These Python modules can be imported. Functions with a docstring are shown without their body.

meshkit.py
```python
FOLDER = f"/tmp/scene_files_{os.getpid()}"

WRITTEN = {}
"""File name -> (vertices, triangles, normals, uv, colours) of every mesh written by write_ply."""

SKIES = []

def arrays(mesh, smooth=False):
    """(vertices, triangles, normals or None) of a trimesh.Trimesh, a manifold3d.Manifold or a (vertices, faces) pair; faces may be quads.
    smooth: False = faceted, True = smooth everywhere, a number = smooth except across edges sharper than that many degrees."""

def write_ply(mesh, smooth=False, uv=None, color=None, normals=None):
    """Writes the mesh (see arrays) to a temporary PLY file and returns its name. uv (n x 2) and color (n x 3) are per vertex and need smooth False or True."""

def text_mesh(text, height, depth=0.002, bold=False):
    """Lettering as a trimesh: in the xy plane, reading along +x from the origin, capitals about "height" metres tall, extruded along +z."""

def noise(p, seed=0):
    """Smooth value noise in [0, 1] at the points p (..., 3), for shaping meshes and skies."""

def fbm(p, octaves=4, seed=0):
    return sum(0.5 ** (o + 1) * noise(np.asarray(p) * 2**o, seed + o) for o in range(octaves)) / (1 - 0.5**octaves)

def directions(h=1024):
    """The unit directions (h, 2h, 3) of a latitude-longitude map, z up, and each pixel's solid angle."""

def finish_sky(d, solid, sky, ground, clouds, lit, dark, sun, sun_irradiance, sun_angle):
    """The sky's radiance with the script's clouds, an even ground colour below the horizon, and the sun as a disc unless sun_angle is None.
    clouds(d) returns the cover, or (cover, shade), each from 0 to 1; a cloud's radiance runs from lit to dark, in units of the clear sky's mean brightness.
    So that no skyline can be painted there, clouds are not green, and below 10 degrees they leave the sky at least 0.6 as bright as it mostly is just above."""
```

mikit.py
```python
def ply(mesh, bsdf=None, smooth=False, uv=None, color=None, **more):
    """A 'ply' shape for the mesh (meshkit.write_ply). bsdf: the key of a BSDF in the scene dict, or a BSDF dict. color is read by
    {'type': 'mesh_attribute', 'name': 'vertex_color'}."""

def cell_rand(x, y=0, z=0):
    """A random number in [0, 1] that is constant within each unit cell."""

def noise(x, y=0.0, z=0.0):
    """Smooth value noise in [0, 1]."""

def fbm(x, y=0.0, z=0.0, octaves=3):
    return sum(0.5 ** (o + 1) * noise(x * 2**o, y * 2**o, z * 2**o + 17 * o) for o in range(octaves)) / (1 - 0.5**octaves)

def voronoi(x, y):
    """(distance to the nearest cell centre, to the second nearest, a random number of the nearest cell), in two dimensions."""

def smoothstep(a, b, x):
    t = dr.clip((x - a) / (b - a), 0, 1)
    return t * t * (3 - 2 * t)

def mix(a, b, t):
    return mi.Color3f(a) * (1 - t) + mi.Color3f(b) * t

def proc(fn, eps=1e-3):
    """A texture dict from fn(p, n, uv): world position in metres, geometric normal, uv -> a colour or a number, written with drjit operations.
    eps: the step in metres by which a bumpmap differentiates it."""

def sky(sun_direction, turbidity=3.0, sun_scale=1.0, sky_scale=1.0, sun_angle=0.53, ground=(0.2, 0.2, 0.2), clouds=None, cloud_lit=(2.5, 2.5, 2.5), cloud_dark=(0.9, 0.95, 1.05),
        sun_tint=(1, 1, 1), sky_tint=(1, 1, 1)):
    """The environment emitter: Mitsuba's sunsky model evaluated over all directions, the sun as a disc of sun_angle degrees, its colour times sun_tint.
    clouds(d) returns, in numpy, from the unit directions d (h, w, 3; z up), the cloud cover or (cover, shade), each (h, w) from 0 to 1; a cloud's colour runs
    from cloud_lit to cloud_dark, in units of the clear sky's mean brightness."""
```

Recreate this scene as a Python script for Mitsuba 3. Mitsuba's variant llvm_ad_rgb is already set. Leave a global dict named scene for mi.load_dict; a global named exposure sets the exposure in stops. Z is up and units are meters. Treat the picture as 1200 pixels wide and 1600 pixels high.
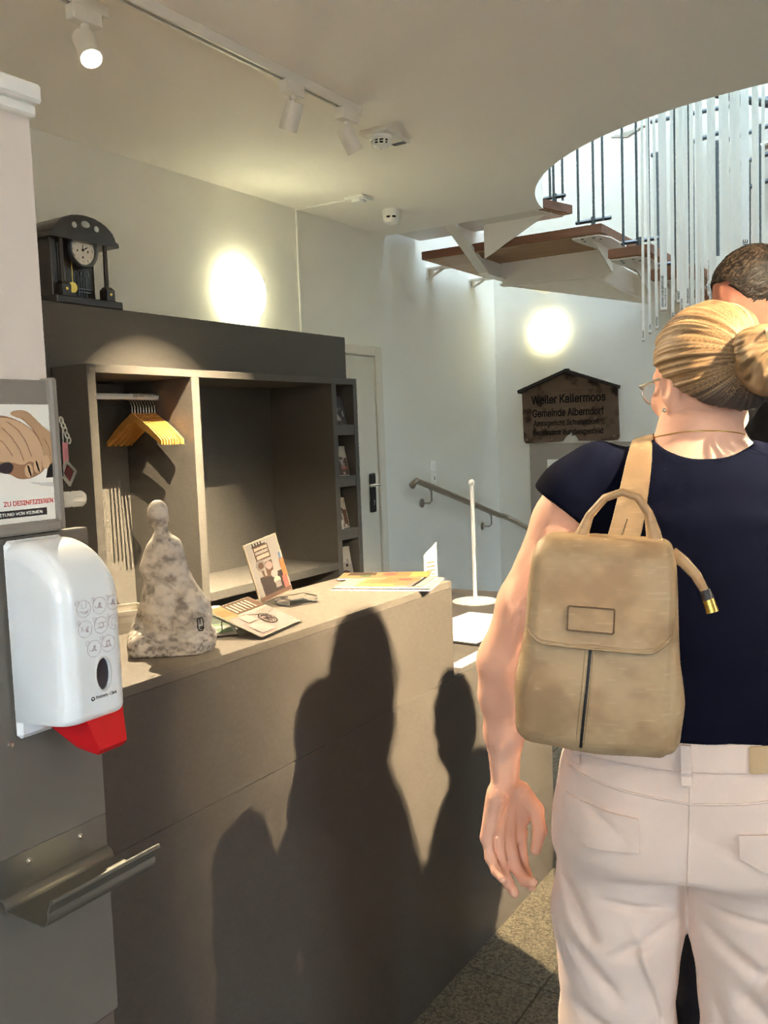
import math, random
import numpy as np, trimesh, manifold3d as m3, shapely.geometry as sg, shapely.ops as so
import drjit as dr, mitsuba as mi, mikit, meshkit
from mikit import ply, proc, noise, fbm, voronoi, cell_rand, smoothstep, mix
T = mi.ScalarTransform4f
PI = math.pi
random.seed(7); np.random.seed(7)
scene, labels = {'type': 'scene'}, {}

# ------------------------------------------------------------------ camera, sky, large lights, exposure
exposure = 2.65
F_PIX = 1427.44
YAW, PITCH, ROLL = 0.5662072, -0.0837785, -0.0372891
CAM = np.array([0, 0, 1.5])
_f = np.array([math.cos(YAW)*math.cos(PITCH), math.sin(YAW)*math.cos(PITCH), math.sin(PITCH)])
_r = np.array([math.sin(YAW), -math.cos(YAW), 0]); _u = np.cross(_r, _f)
_up = -_r*math.sin(ROLL) + _u*math.cos(ROLL)
scene['camera'] = {'type': 'perspective', 'fov_axis': 'x', 'fov': math.degrees(2*math.atan(600/F_PIX)), 'near_clip': 0.05, 'far_clip': 100,
                   'to_world': T().look_at(origin=CAM.tolist(), target=(CAM+_f).tolist(), up=_up.tolist())}
# bright overcast daylight; it enters through the glazed entrance and the open stairwell roof light
scene['sky'] = mikit.sky([-0.5, -0.5, 0.72], turbidity=4, sun_scale=0.0, sky_scale=10.2, ground=(.3, .3, .3),
                         clouds=lambda d: np.full(d.shape[:2], .85), cloud_lit=(.92, 1.2, 1.42), cloud_dark=(.92, 1.2, 1.42))
SKY_GAIN = 1.0
LAMP = 9.0            # round opal wall and ceiling lamps
GLOBE = 7.1           # globe pendants of the entrance hall
SPOT = 1.0            # track spotlights
MAIN = 1.0            # the warm spotlight behind the visitors

def lin(r, g, b):
    c = np.array([r, g, b], float)/255
    return np.where(c <= .04045, c/12.92, ((c+.055)/1.055)**2.4).tolist()
def rgb(c): return {'type': 'rgb', 'value': [float(x) for x in c]}
def mat(key, col, rough=.5, spec=.5, metal=0., two=True, **kw):
    b = {'type': 'principled', 'base_color': col if isinstance(col, dict) else rgb(lin(*col)), 'roughness': rough, 'metallic': metal}
    if metal == 0: b['specular'] = spec
    b.update(kw)
    scene[key] = {'type': 'twosided', 'bsdf': b} if two else b
    return key
VC = {'type': 'mesh_attribute', 'name': 'vertex_color'}

# ------------------------------------------------------------------ mesh helpers
def cat(*ms):
    out = []
    for m in ms:
        if m is None: continue
        if isinstance(m, (list, tuple)): out += list(m)
        else: out.append(m)
    return trimesh.util.concatenate(out)
def box(x0, x1, y0, y1, z0, z1, b=0.0):
    if b <= 0:
        m = trimesh.creation.box((x1-x0, y1-y0, z1-z0))
    else:
        p = [(sx*((x1-x0)/2-bx), sy*((y1-y0)/2-by), sz*((z1-z0)/2-bz)) for sx in (-1, 1) for sy in (-1, 1) for sz in (-1, 1)
             for bx, by, bz in ((0, b, b), (b, 0, b), (b, b, 0))]
        m = trimesh.convex.convex_hull(np.array(p))
    m.apply_translation(((x0+x1)/2, (y0+y1)/2, (z0+z1)/2))
    return m
def cyl(p, q, r, n=20, r2=None):
    p, q = np.array(p, float), np.array(q, float)
    return tube([p, q], [r, r if r2 is None else r2], n)
def tube(pts, r, n=12, cap=True, flat=None):
    """A swept tube through pts with parallel-transported frame; r a number or a list."""
    P = np.asarray(pts, float); k = len(P)
    R = np.broadcast_to(r, (k,)).astype(float)
    t = np.gradient(P, axis=0) if k > 2 else np.array([P[1]-P[0]]*2)
    t /= np.linalg.norm(t, axis=1, keepdims=True)
    a = np.cross(t[0], [0, 0, 1] if abs(t[0][2]) < .9 else [1, 0, 0]); a /= np.linalg.norm(a)
    A = []
    for i in range(k):
        a = a-t[i]*(a@t[i]); a /= np.linalg.norm(a); A.append(a)
    A = np.array(A); B = np.cross(t, A)
    an = np.arange(n)*2*PI/n
    sx, sy = flat or (1, 1)
    V = P[:, None]+R[:, None, None]*(sx*np.cos(an)[None, :, None]*A[:, None]+sy*np.sin(an)[None, :, None]*B[:, None])
    V = V.reshape(-1, 3); Fc = []
    for i in range(k-1):
        for j in range(n):
            a0, b0, c0, d0 = i*n+j, i*n+(j+1) % n, (i+1)*n+(j+1) % n, (i+1)*n+j
            Fc += [[a0, b0, c0], [a0, c0, d0]]
    if cap:
        V = np.vstack([V, P[0], P[-1]]); s = len(V)-2
        for j in range(n):
            Fc += [[s, (j+1) % n, j], [s+1, (k-1)*n+j, (k-1)*n+(j+1) % n]]
    return trimesh.Trimesh(V, Fc, process=False)
def lathe(prof, n=32, at=(0, 0, 0), axis=(0, 0, 1)):
    """prof: [(r, z)]; revolved about axis through at."""
    m = trimesh.creation.revolve(np.array(prof, float), sections=n)
    m.apply_transform(trimesh.geometry.align_vectors([0, 0, 1], np.array(axis, float)/np.linalg.norm(axis)))
    m.apply_translation(at)
    if m.is_watertight and m.volume < 0: m.invert()
    return m
def extr(poly, h, O=(0, 0, 0), X=(1, 0, 0), Y=(0, 1, 0)):
    """Extrudes a 2-D polygon (or list of points) by h along X x Y, in the frame O, X, Y."""
    if not hasattr(poly, 'geom_type'): poly = sg.Polygon(poly)
    polys = list(getattr(poly, 'geoms', [poly]))
    ms = [trimesh.creation.extrude_polygon(p, h, engine='earcut') for p in polys if p.area > 1e-9]
    m = trimesh.util.concatenate(ms)
    X, Y = np.array(X, float), np.array(Y, float); X /= np.linalg.norm(X); Y /= np.linalg.norm(Y)
    M = np.eye(4); M[:3, 0], M[:3, 1], M[:3, 2], M[:3, 3] = X, Y, np.cross(X, Y), O
    m.apply_transform(M)
    return m
def hull(*pts): return trimesh.convex.convex_hull(np.array(pts, float))
def xf(m, M=None, t=None):
    m = m.copy()
    if M is not None:
        K = np.eye(4); K[:3, :3] = M; m.apply_transform(K)
    if t is not None: m.apply_translation(t)
    return m
def rotz(a): c, s = math.cos(a), math.sin(a); return np.array([[c, -s, 0], [s, c, 0], [0, 0, 1]])
def rotx(a): c, s = math.cos(a), math.sin(a); return np.array([[1, 0, 0], [0, c, -s], [0, s, c]])
def roty(a): c, s = math.cos(a), math.sin(a); return np.array([[c, 0, s], [0, 1, 0], [-s, 0, c]])
def text_at(s, h, O, X, Y, depth=.0004, bold=False, width=None):
    m = meshkit.text_mesh(s, h, depth, bold)
    if width: m.apply_scale([width/(m.bounds[1][0]-m.bounds[0][0]), 1, 1])
    X, Y = np.array(X, float), np.array(Y, float); X /= np.linalg.norm(X); Y /= np.linalg.norm(Y)
    M = np.eye(4); M[:3, 0], M[:3, 1], M[:3, 2], M[:3, 3] = X, Y, np.cross(X, Y), O
    m.apply_transform(M); return m

# ---- signed distance modelling and sparse surface nets
def smin(a, b, k):
    h = np.clip(.5+.5*(b-a)/k, 0, 1)
    return b+(a-b)*h-k*h*(1-h)
def smax(a, b, k): return -smin(-a, -b, k)
def cap_d(P, a, b, ra, rb=None):
    a, b = np.array(a, float), np.array(b, float); rb = ra if rb is None else rb
    ab = b-a; t = np.clip(((P-a)@ab)/(ab@ab+1e-12), 0, 1)
    return np.linalg.norm(P-a-t[:, None]*ab, axis=1)-(ra+(rb-ra)*t)
def ell_d(P, c, r, M=None):
    q = P-np.array(c, float)
    if M is not None: q = q@M          # columns of M are the ellipsoid's axes
    r = np.array(r, float); k0 = np.linalg.norm(q/r, axis=1); k1 = np.linalg.norm(q/(r*r), axis=1)
    return k0*(k0-1)/np.maximum(k1, 1e-9)
def box_d(P, c, h, rr=0., M=None):
    q = P-np.array(c, float)
    if M is not None: q = q@M
    q = np.abs(q)-np.array(h, float)+rr
    return np.linalg.norm(np.maximum(q, 0), axis=1)+np.minimum(q.max(1), 0)-rr
def nets(f, lo, hi, h, slack=1.6):
    """Sparse surface nets: the zero set of f(P) as a smooth mesh, edge length about h."""
    lo, hi = np.array(lo, float), np.array(hi, float); B = 8
    nb = np.ceil((hi-lo)/(h*B)).astype(int)+1
    g = np.stack(np.meshgrid(*[np.arange(n) for n in nb], indexing='ij'), -1).reshape(-1, 3)
    c = lo+(g+.5)*B*h
    fc = np.concatenate([f(x) for x in np.array_split(c, max(1, len(c)//200000))])
    g = g[np.abs(fc) < slack*.87*B*h]
    loc = np.stack(np.meshgrid(*[np.arange(B+1)]*3, indexing='ij'), -1).reshape(-1, 3)
    idx = (g[:, None]*B+loc[None])
    P = lo+idx.reshape(-1, 3)*h
    v = np.concatenate([f(x) for x in np.array_split(P, max(1, len(P)//200000))]).reshape(len(g), B+1, B+1, B+1)
    N = nb*B+2; key = lambda ijk: (ijk[..., 0]*N[1]+ijk[..., 1])*N[2]+ijk[..., 2]
    ins = v < 0
    # cells
    cor = [(a, b, d) for a in (0, 1) for b in (0, 1) for d in (0, 1)]
    S = lambda A, o: A[:, o[0]:o[0]+B, o[1]:o[1]+B, o[2]:o[2]+B]
    cnt = sum(S(ins, o).astype(np.int8) for o in cor)
    act = np.argwhere((cnt > 0) & (cnt < 8))
    vals = np.stack([v[act[:, 0], act[:, 1]+o[0], act[:, 2]+o[1], act[:, 3]+o[2]] for o in cor], 1)
    acc = np.zeros((len(act), 3)); n_ = np.zeros(len(act)); oc = np.array(cor, float)
    for i in range(8):
        for j in range(i+1, 8):
            if np.abs(oc[i]-oc[j]).sum() == 1:
                a, b = vals[:, i], vals[:, j]; m = (a < 0) != (b < 0)
                t = np.where(m, a/np.where(m, a-b, 1), 0)
                acc += np.where(m[:, None], oc[i]+t[:, None]*(oc[j]-oc[i]), 0); n_ += m
    cell = g[act[:, 0]]*B+act[:, 1:]
    V = lo+(cell+acc/n_[:, None])*h
    ck = key(cell); order = np.argsort(ck); cks = ck[order]
    def vid(k):
        i = np.clip(np.searchsorted(cks, k), 0, len(cks)-1)
        return np.where(cks[i] == k, order[i], -1)
    faces = []
    for ax in range(3):
        o = [0, 0, 0]; o[ax] = 1
        e = np.argwhere(S(ins, (0, 0, 0)) != S(ins, o))
        p = g[e[:, 0]]*B+e[:, 1:]
        sgn = ins[e[:, 0], e[:, 1], e[:, 2], e[:, 3]]
        b, d = (ax+1) % 3, (ax+2) % 3
        eb, ed = np.eye(3, dtype=int)[b], np.eye(3, dtype=int)[d]
        q = np.stack([vid(key(p-eb-ed)), vid(key(p-ed)), vid(key(p)), vid(key(p-eb))], 1)
        ok = (q >= 0).all(1) & (p[:, b] > 0) & (p[:, d] > 0)
        q, s = q[ok], sgn[ok]
        q[~s] = q[~s][:, ::-1]
        faces.append(q)
    q = np.vstack(faces)
    return trimesh.Trimesh(V, np.vstack([q[:, [0, 1, 2]], q[:, [0, 2, 3]]]), process=False)

# ---- scene entries
def E(key, mesh, bsdf, smooth=False, **kw):
    k, i = key, 0
    while k in scene:
        i += 1; k = f'{key}_{i:03d}'
    scene[k] = ply(mesh, bsdf, smooth, **kw)
    return k
def fresh(key):
    k, i = key, 0
    while k in labels or k in scene:
        i += 1; k = f'{key}_{i:03d}'
    return k
def L(key, label, category=None, group=None, kind=None):
    d = labels.setdefault(key, {})
    if label: d['label'] = label
    if category: d['category'] = category
    if group: d['group'] = group
    if kind: d['kind'] = kind
    return key
def thing(name, label, category, group=None):
    return L(fresh(name), label, category, group)
def struct(key, mesh, bsdf, label, smooth=False):
    k = E(key, mesh, bsdf, smooth); L(k, label, key.rstrip('_0123456789').split('_')[0], None, 'structure'); return k

# ------------------------------------------------------------------ materials
mat('m_wall', proc(lambda p, n, uv: mix(lin(222, 219, 208), lin(232, 229, 219), fbm(p.x*1.3, p.y*1.3, p.z*1.3))), .75, .25)
mat('m_ceiling', proc(lambda p, n, uv: mix(lin(236, 230, 220), lin(242, 236, 226), fbm(p.x*.9, p.y*.9, p.z))), .7, .25)
mat('m_pier', (222, 210, 200), .7, .25)
mat('m_upper', (214, 225, 230), .7, .25)
mat('m_laminate', proc(lambda p, n, uv: mix(lin(76, 70, 64), lin(82, 76, 69), noise(p.x*140, p.y*140, p.z*140))), .55, .3)
mat('m_countertop', proc(lambda p, n, uv: mix(lin(92, 85, 77), lin(98, 90, 81), noise(p.x*140, p.y*140, p.z*140))), .5, .3)
mat('m_cabinet', proc(lambda p, n, uv: mix(lin(78, 75, 71), lin(83, 80, 75), noise(p.x*120, p.y*120, p.z*120))), .5, .3)
mat('m_greysheet', proc(lambda p, n, uv: mix(lin(96, 92, 85), lin(106, 101, 93), fbm(p.x*8, p.y*8, p.z*8))), .38, .45)
mat('m_plinth', (98, 86, 78), .5, .4)
mat('m_traymetal', (128, 128, 122), .3, metal=.75)
mat('m_framegrey', (132, 126, 118), .45, .4)
mat('m_white', (238, 236, 230), .4, .45)
mat('m_whiteplastic', (232, 234, 234), .16, .5, clearcoat=.6, clearcoat_gloss=.9)
mat('m_lampwhite', (240, 238, 228), .4, .4)
mat('m_trackwhite', (226, 220, 208), .4, .4)
mat('m_black', (22, 21, 22), .45, .4)
mat('m_darkhole', (12, 12, 12), .8, .1)
mat('m_ink', (58, 52, 54), .7, .1)
mat('m_inkdark', (28, 24, 24), .7, .1)
mat('m_inkred', (188, 48, 46), .6, .2)
mat('m_ringink', (165, 148, 152), .7, .1)
mat('m_paper', (240, 236, 226), .8, .2)
mat('m_greypaper', (205, 202, 196), .8, .2)
mat('m_red', (196, 14, 26), .22, .5, clearcoat=.5)
mat('m_chrome', (215, 212, 205), .16, metal=1.)
mat('m_steel', (176, 172, 164), .27, metal=1.)
mat('m_rail', (168, 156, 138), .38, metal=.75)
mat('m_darksteel', (96, 102, 106), .35, metal=.85)
mat('m_stairwhite', (222, 216, 206), .45, .4)
mat('m_brass', (212, 176, 92), .25, metal=1.)
mat('m_glassdark', (48, 44, 52), .12, .5)
mat('m_hangerwood', proc(lambda p, n, uv: mix(lin(226, 170, 92), lin(196, 132, 62), fbm(p.x*30, p.y*14, p.z*60))), .35, .5)
mat('m_hangerdark', (58, 34, 24), .4, .4)
mat('m_ebony', proc(lambda p, n, uv: mix(lin(26, 22, 22), lin(44, 36, 32), fbm(p.x*20, p.y*20, p.z*6))), .25, .5, clearcoat=.4)
mat('m_dial', (232, 226, 214), .5, .3)
mat('m_tread', proc(lambda p, n, uv: mix(lin(96, 62, 46), lin(126, 86, 64), fbm(p.x*30, p.y*3, p.z*40, 4))), .4, .4)
mat('m_treadunder', proc(lambda p, n, uv: mix(lin(138, 104, 70), lin(160, 124, 84), fbm(p.x*30, p.y*3, p.z*40, 4))), .45, .4)
mat('m_ribbon', (240, 240, 236), .6, .2)
mat('m_panelgrey', (158, 148, 138), .6, .3)
mat('m_door', (214, 206, 190), .45, .4)
mat('m_kraft', proc(lambda p, n, uv: mix(lin(206, 200, 186), lin(176, 168, 154), smoothstep(.45, .75, noise(p.x*6, p.y*6, p.z*130)))), .8, .2)
def _tile(p, n, uv):
    v1, v2, c = voronoi(p.x*170, p.y*170)
    base = mix(lin(74, 67, 56), lin(122, 112, 92), c)
    base = base*(.62+.38*smoothstep(.02, .22, v2-v1))
    d, _, _ = voronoi(p.x*2.1+3.2, p.y*2.1+1.3)
    return mix(base, lin(70, 60, 52), .55*smoothstep(.62, .8, fbm(p.x*16, p.y*16, 3., 3))*smoothstep(.25, .1, d))
scene['m_tile'] = {'type': 'twosided', 'bsdf': {'type': 'bumpmap', 'arbitrary': {**proc(lambda p, n, uv: voronoi(p.x*170, p.y*170)[0]), 'eps': .0006}, 'scale': .0015,
                   'bsdf': {'type': 'principled', 'base_color': proc(_tile), 'roughness': .6, 'specular': .35}}}
mat('m_grout', (74, 66, 56), .9, .1)
def acrylic():
    return {'type': 'dielectric', 'int_ior': 1.49}
scene['m_acrylic'] = acrylic()
scene['m_pane'] = {'type': 'thindielectric', 'int_ior': 1.5}

# ------------------------------------------------------------------ the room shell
CZ = 2.79                                     # ceiling height
# floor with 33 cm exposed-aggregate tiles
struct('floor', cat(box(-2.6, 5.3, -4, 3.2, -.2, -.004), box(5.3, 6.8, -4, 1.9, -.2, -.004)), 'm_grout', 'stone tiled floor of the entrance hall')
rest = []
for ix in range(-15, 14):
    for iy in range(-15, 7):
        x, y = 2.18+.33*ix, .94+.33*iy
        x0, x1, y0, y1 = max(x, -2.6), min(x+.33, 5.3 if y+.33 > 1.9 else 6.8), max(y, -4), min(y+.33, 3.2)
        if x1-x0 < .05 or y1-y0 < .05: continue
        tl = box(x0+.002, x1-.002, y0+.002, y1-.002, -.02, 0, .0015)
        if 1.0 <= x <= 4.6 and -1.1 <= y <= .96: E('floor__tile', tl, 'm_tile')
        else: rest.append(tl)
E('floor__tile_field', cat(rest), 'm_tile'); L('floor__tile_field', 'remaining exposed aggregate floor tiles further off', kind='stuff')
# lower flight that the handrail follows, behind the counter
struct('floor_001', cat(*[box(5.3+.25*k, 5.55+.25*k if k < 5 else 6.8, 1.9, 3.2, -1.4, -.18*(k+1)) for k in range(6)]), 'm_grout', 'stone steps leading down beside the back wall')

struct('wall_back', box(-2.8, 7.0, 3.2, 3.4, -1.4, 6.4), 'm_wall', 'white back wall with round lamp and handrail')
struct('wall_right', box(6.8, 7.0, -4, 3.2, -1.4, 6.4), 'm_wall', 'white end wall carrying the old wooden sign')
struct('wall_left', cat(box(-2.8, -2.6, -4, -1.3, -.2, 6.4), box(-2.8, -2.6, .3, 3.2, -.2, 6.4), box(-2.8, -2.6, -1.3, .3, 2.3, 6.4)), 'm_wall', 'white wall around the glazed entrance behind the viewer')
struct('wall_front', cat(box(-2.6, 6.8, -4.2, -4, -1.4, 0), box(-2.6, 6.8, -4.2, -4, 2.3, 6.4), box(-2.6, -.7, -4.2, -4, 0, 2.3), box(.7, 6.8, -4.2, -4, 0, 2.3)), 'm_wall', 'white wall behind the viewer with a large window')
opening = so.unary_union([sg.Point(5.40, .60).buffer(1.52, 96), sg.box(5.17, -.5, 6.8, 3.2)]).buffer(-.02).buffer(.02)
slab = sg.box(-2.6, -4, 6.8, 3.2).difference(opening)
struct('ceiling', extr(slab, .27, (0, 0, CZ)), 'm_ceiling', 'white plaster ceiling with curved cut-out around the stairwell')
roofhole = sg.box(3.8, -2.6, 6.75, 3.1)
struct('ceiling_001', extr(sg.box(-2.8, -4.2, 7.0, 3.4).difference(roofhole), .2, (0, 0, 6.4)), 'm_upper', 'roof over the upper floor with a roof light')
rf = box(0, 0.001, 0, 0.001, 0, 0.001)
wf = cat(*[box(3.8, 6.75, y-.03, y+.03, 6.4, 6.48) for y in (-2.57, -.7, 1.2, 3.07)], *[box(x-.03, x+.03, -2.6, 3.1, 6.4, 6.48) for x in (3.83, 5.28, 6.72)])
struct('window_1', wf, 'm_white', 'roof light frame above the stairwell')
wf = cat(box(-.7, .7, -4.15, -4.05, 0, .06), box(-.7, .7, -4.15, -4.05, 2.24, 2.3), *[box(x-.03, x+.03, -4.15, -4.05, .06, 2.24) for x in (-.67, 0, .67)])
struct('window_2', wf, 'm_white', 'white framed window behind the viewer')
wf = cat(box(-2.74, -2.66, -1.3, .3, 0, .06), box(-2.74, -2.66, -1.3, .3, 2.24, 2.3), *[box(-2.74, -2.66, y-.03, y+.03, .06, 2.24) for y in (-1.27, -.5, .27)])
struct('door_2', wf, 'm_white', 'glazed entrance door frame behind the viewer')

# pier at the left with cornice, sheet-metal cladding and plinth
struct('wall_pier', box(-.25, .852, 1.10, 1.40, 0, 1.965), 'm_pier', 'pale partition pier at the left edge')
struct('trim_1', cat(box(-.27, .856, 1.088, 1.40, 1.955, 1.972, .003), box(-.28, .860, 1.078, 1.41, 1.972, 1.998, .004)), 'm_white', 'stepped white cornice along the top of the pier')
ppanel = thing('wall_cladding', 'grey sheet panel on the pier carrying dispenser and tray', 'wall panel')
E(ppanel+'__sheet', box(-.25, .886, 1.074, 1.0995, .648, 1.383, .002), 'm_greysheet')
E(ppanel+'__base', box(-.25, .884, 1.082, 1.0995, 0, .642, .002), 'm_plinth')
for x, z in ((.735, 1.105),):
    E(ppanel+'__screw', lathe([(0, 0), (.0045, 0), (.004, .002), (0, .0028)], 12, (x, 1.074, z), (0, -1, 0)), 'm_chrome', 40)

# door in the back wall, half hidden by the cabinet
struct('door_1', cat(box(4.06, 4.94, 3.172, 3.1995, 0, 2.0, .004)), 'm_door', 'off-white flush door beside the cabinet')
fr = cat(box(4.94, 5.012, 3.155, 3.1995, 0, 2.06, .006), box(3.99, 4.06, 3.155, 3.1995, 0, 2.06, .006), box(4.06, 4.94, 3.155, 3.1995, 2.0, 2.06, .006))
E('door_1__frame', fr, 'm_door')
E('door_1__strike_slot', box(5.0125, 5.0135, 3.172, 3.182, 1.04, 1.25), 'm_darkhole'); L('door_1__strike_slot', 'dark strike slot in the frame')
E('door_1__escutcheon', box(4.826, 4.892, 3.160, 3.172, 1.015, 1.262, .008), 'm_black'); L('door_1__escutcheon', 'black long escutcheon plate')
E('door_1__handle', cat(cyl((4.862, 3.162, 1.19), (4.862, 3.115, 1.19), .009, 14), tube([(4.862, 3.118, 1.19), (4.835, 3.112, 1.19), (4.74, 3.112, 1.19)], .009, 12)), 'm_chrome', 40)
E('door_1__keyhole', cat(cyl((4.862, 3.161, 1.085), (4.862, 3.157, 1.085), .008, 14), box(4.859, 4.865, 3.157, 3.161, 1.06, 1.085)), 'm_steel')

# ------------------------------------------------------------------ cabinet against the back wall
cb = thing('wardrobe_cabinet', 'dark grey built-in cabinet with coat niche behind the reception counter', 'cabinet')
YF, YB, ZT = 2.74, 3.15, 1.805
E(cb+'__fascia', cat(box(2.29, 4.27, 2.93, 3.198, ZT-.002, 2.053, .002), box(1.90, 2.29, 2.93, 3.198, .3, 2.053, .002)), 'm_cabinet')
E(cb+'__side_panel', box(2.300, 2.340, YF, YB+.03, 0, ZT, .0015), 'm_cabinet')
E(cb+'__side_panel', box(4.05, 4.085, YF, YB+.03, 0, ZT, .0015), 'm_cabinet')
E(cb+'__divider', box(2.843, 2.889, YF, YB, .06, ZT-.03, .0015), 'm_cabinet')
E(cb+'__divider', box(3.855, 3.895, YF, YB, .06, ZT-.03, .0015), 'm_cabinet')
E(cb+'__top_panel', box(2.34, 4.05, YF, YB, ZT-.032, ZT, .0015), 'm_cabinet')
E(cb+'__back_panel', box(2.34, 4.05, YB, YB+.03, .06, ZT), 'm_cabinet')
E(cb+'__niche_floor', box(2.889, 3.855, YF+.002, YB, .81, .85, .0015), 'm_cabinet')
E(cb+'__niche_floor', box(2.34, 2.843, YF+.002, YB, .06, .10, .0015), 'm_cabinet')
for z in (1.535, 1.265, .985, .72): E(cb+'__shelf', box(3.895, 4.05, YF+.003, YB, z-.028, z+.028, .0015), 'm_cabinet')
E(cb+'__inner_door', box(2.36, 2.765, 3.118, 3.148, .11, 1.765, .0015), 'm_cabinet')
E(cb+'__rail', cat(cyl((2.34, 2.95, 1.70), (2.843, 2.95, 1.70), .013, 16), cyl((2.34, 2.95, 1.70), (2.346, 2.95, 1.70), .024, 16)), 'm_white', 40); L(cb+'__rail', 'silver clothes rail')

ORD = 'first second third fourth fifth sixth seventh eighth ninth tenth eleventh twelfth thirteenth fourteenth fifteenth sixteenth seventeenth eighteenth nineteenth twentieth'.split()
ORD += ['twenty-'+o for o in ORD[:9]]+['thirtieth']+['thirty-'+o for o in ORD[:9]]
def hanger(lab, x, tilt, swing=0.):
    h = thing('coat_hanger', lab, 'coat hanger', 'coat hangers on the rail')
    pts = []
    c = 2.95
    ys = np.linspace(-1, 1, 21)
    up = [(c+.162*t, 1.635-.016*min(1, abs(t)*6)-.118*max(0, abs(t)-.12)**1.25-.004) for t in ys]
    lo = [(c+.162*t, 1.635-.032-.016*min(1, abs(t)*4)-.105*max(0, abs(t)-.12)**1.1) for t in ys]
    poly = sg.Polygon(up+lo[::-1]).buffer(.004).buffer(-.002)
    m = extr(poly, .006, (-.003, -c, -1.70), (0, 1, 0), (0, 0, 1))
    m = xf(xf(m, roty(swing)@rotz(tilt)), None, (x, c, 1.70))
    E(h+'__shoulders', m, 'm_hangerwood')
    a = np.linspace(-.35*PI, 1.02*PI, 14)
    hk = [(x, c, 1.628), (x, c, 1.660)]+[(x, c+.019*math.cos(t), 1.6965+.019*math.sin(t)) for t in a]
    E(h+'__hook', tube(hk, .0022, 8), 'm_chrome', True)
for i in range(9): hanger(('leftmost' if i == 0 else 'rightmost' if i == 8 else ORD[i])+' wooden coat hanger'+('' if i in (0, 8) else ' from the left')+' on the cabinet rail', 2.700+.0160*i, (0, .012, -.01, .012, -.012, .01, -.006, .012, -.01)[i], (.0, .008, -.005, .008, -.008, .008, .0, -.006, .004)[i])

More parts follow.
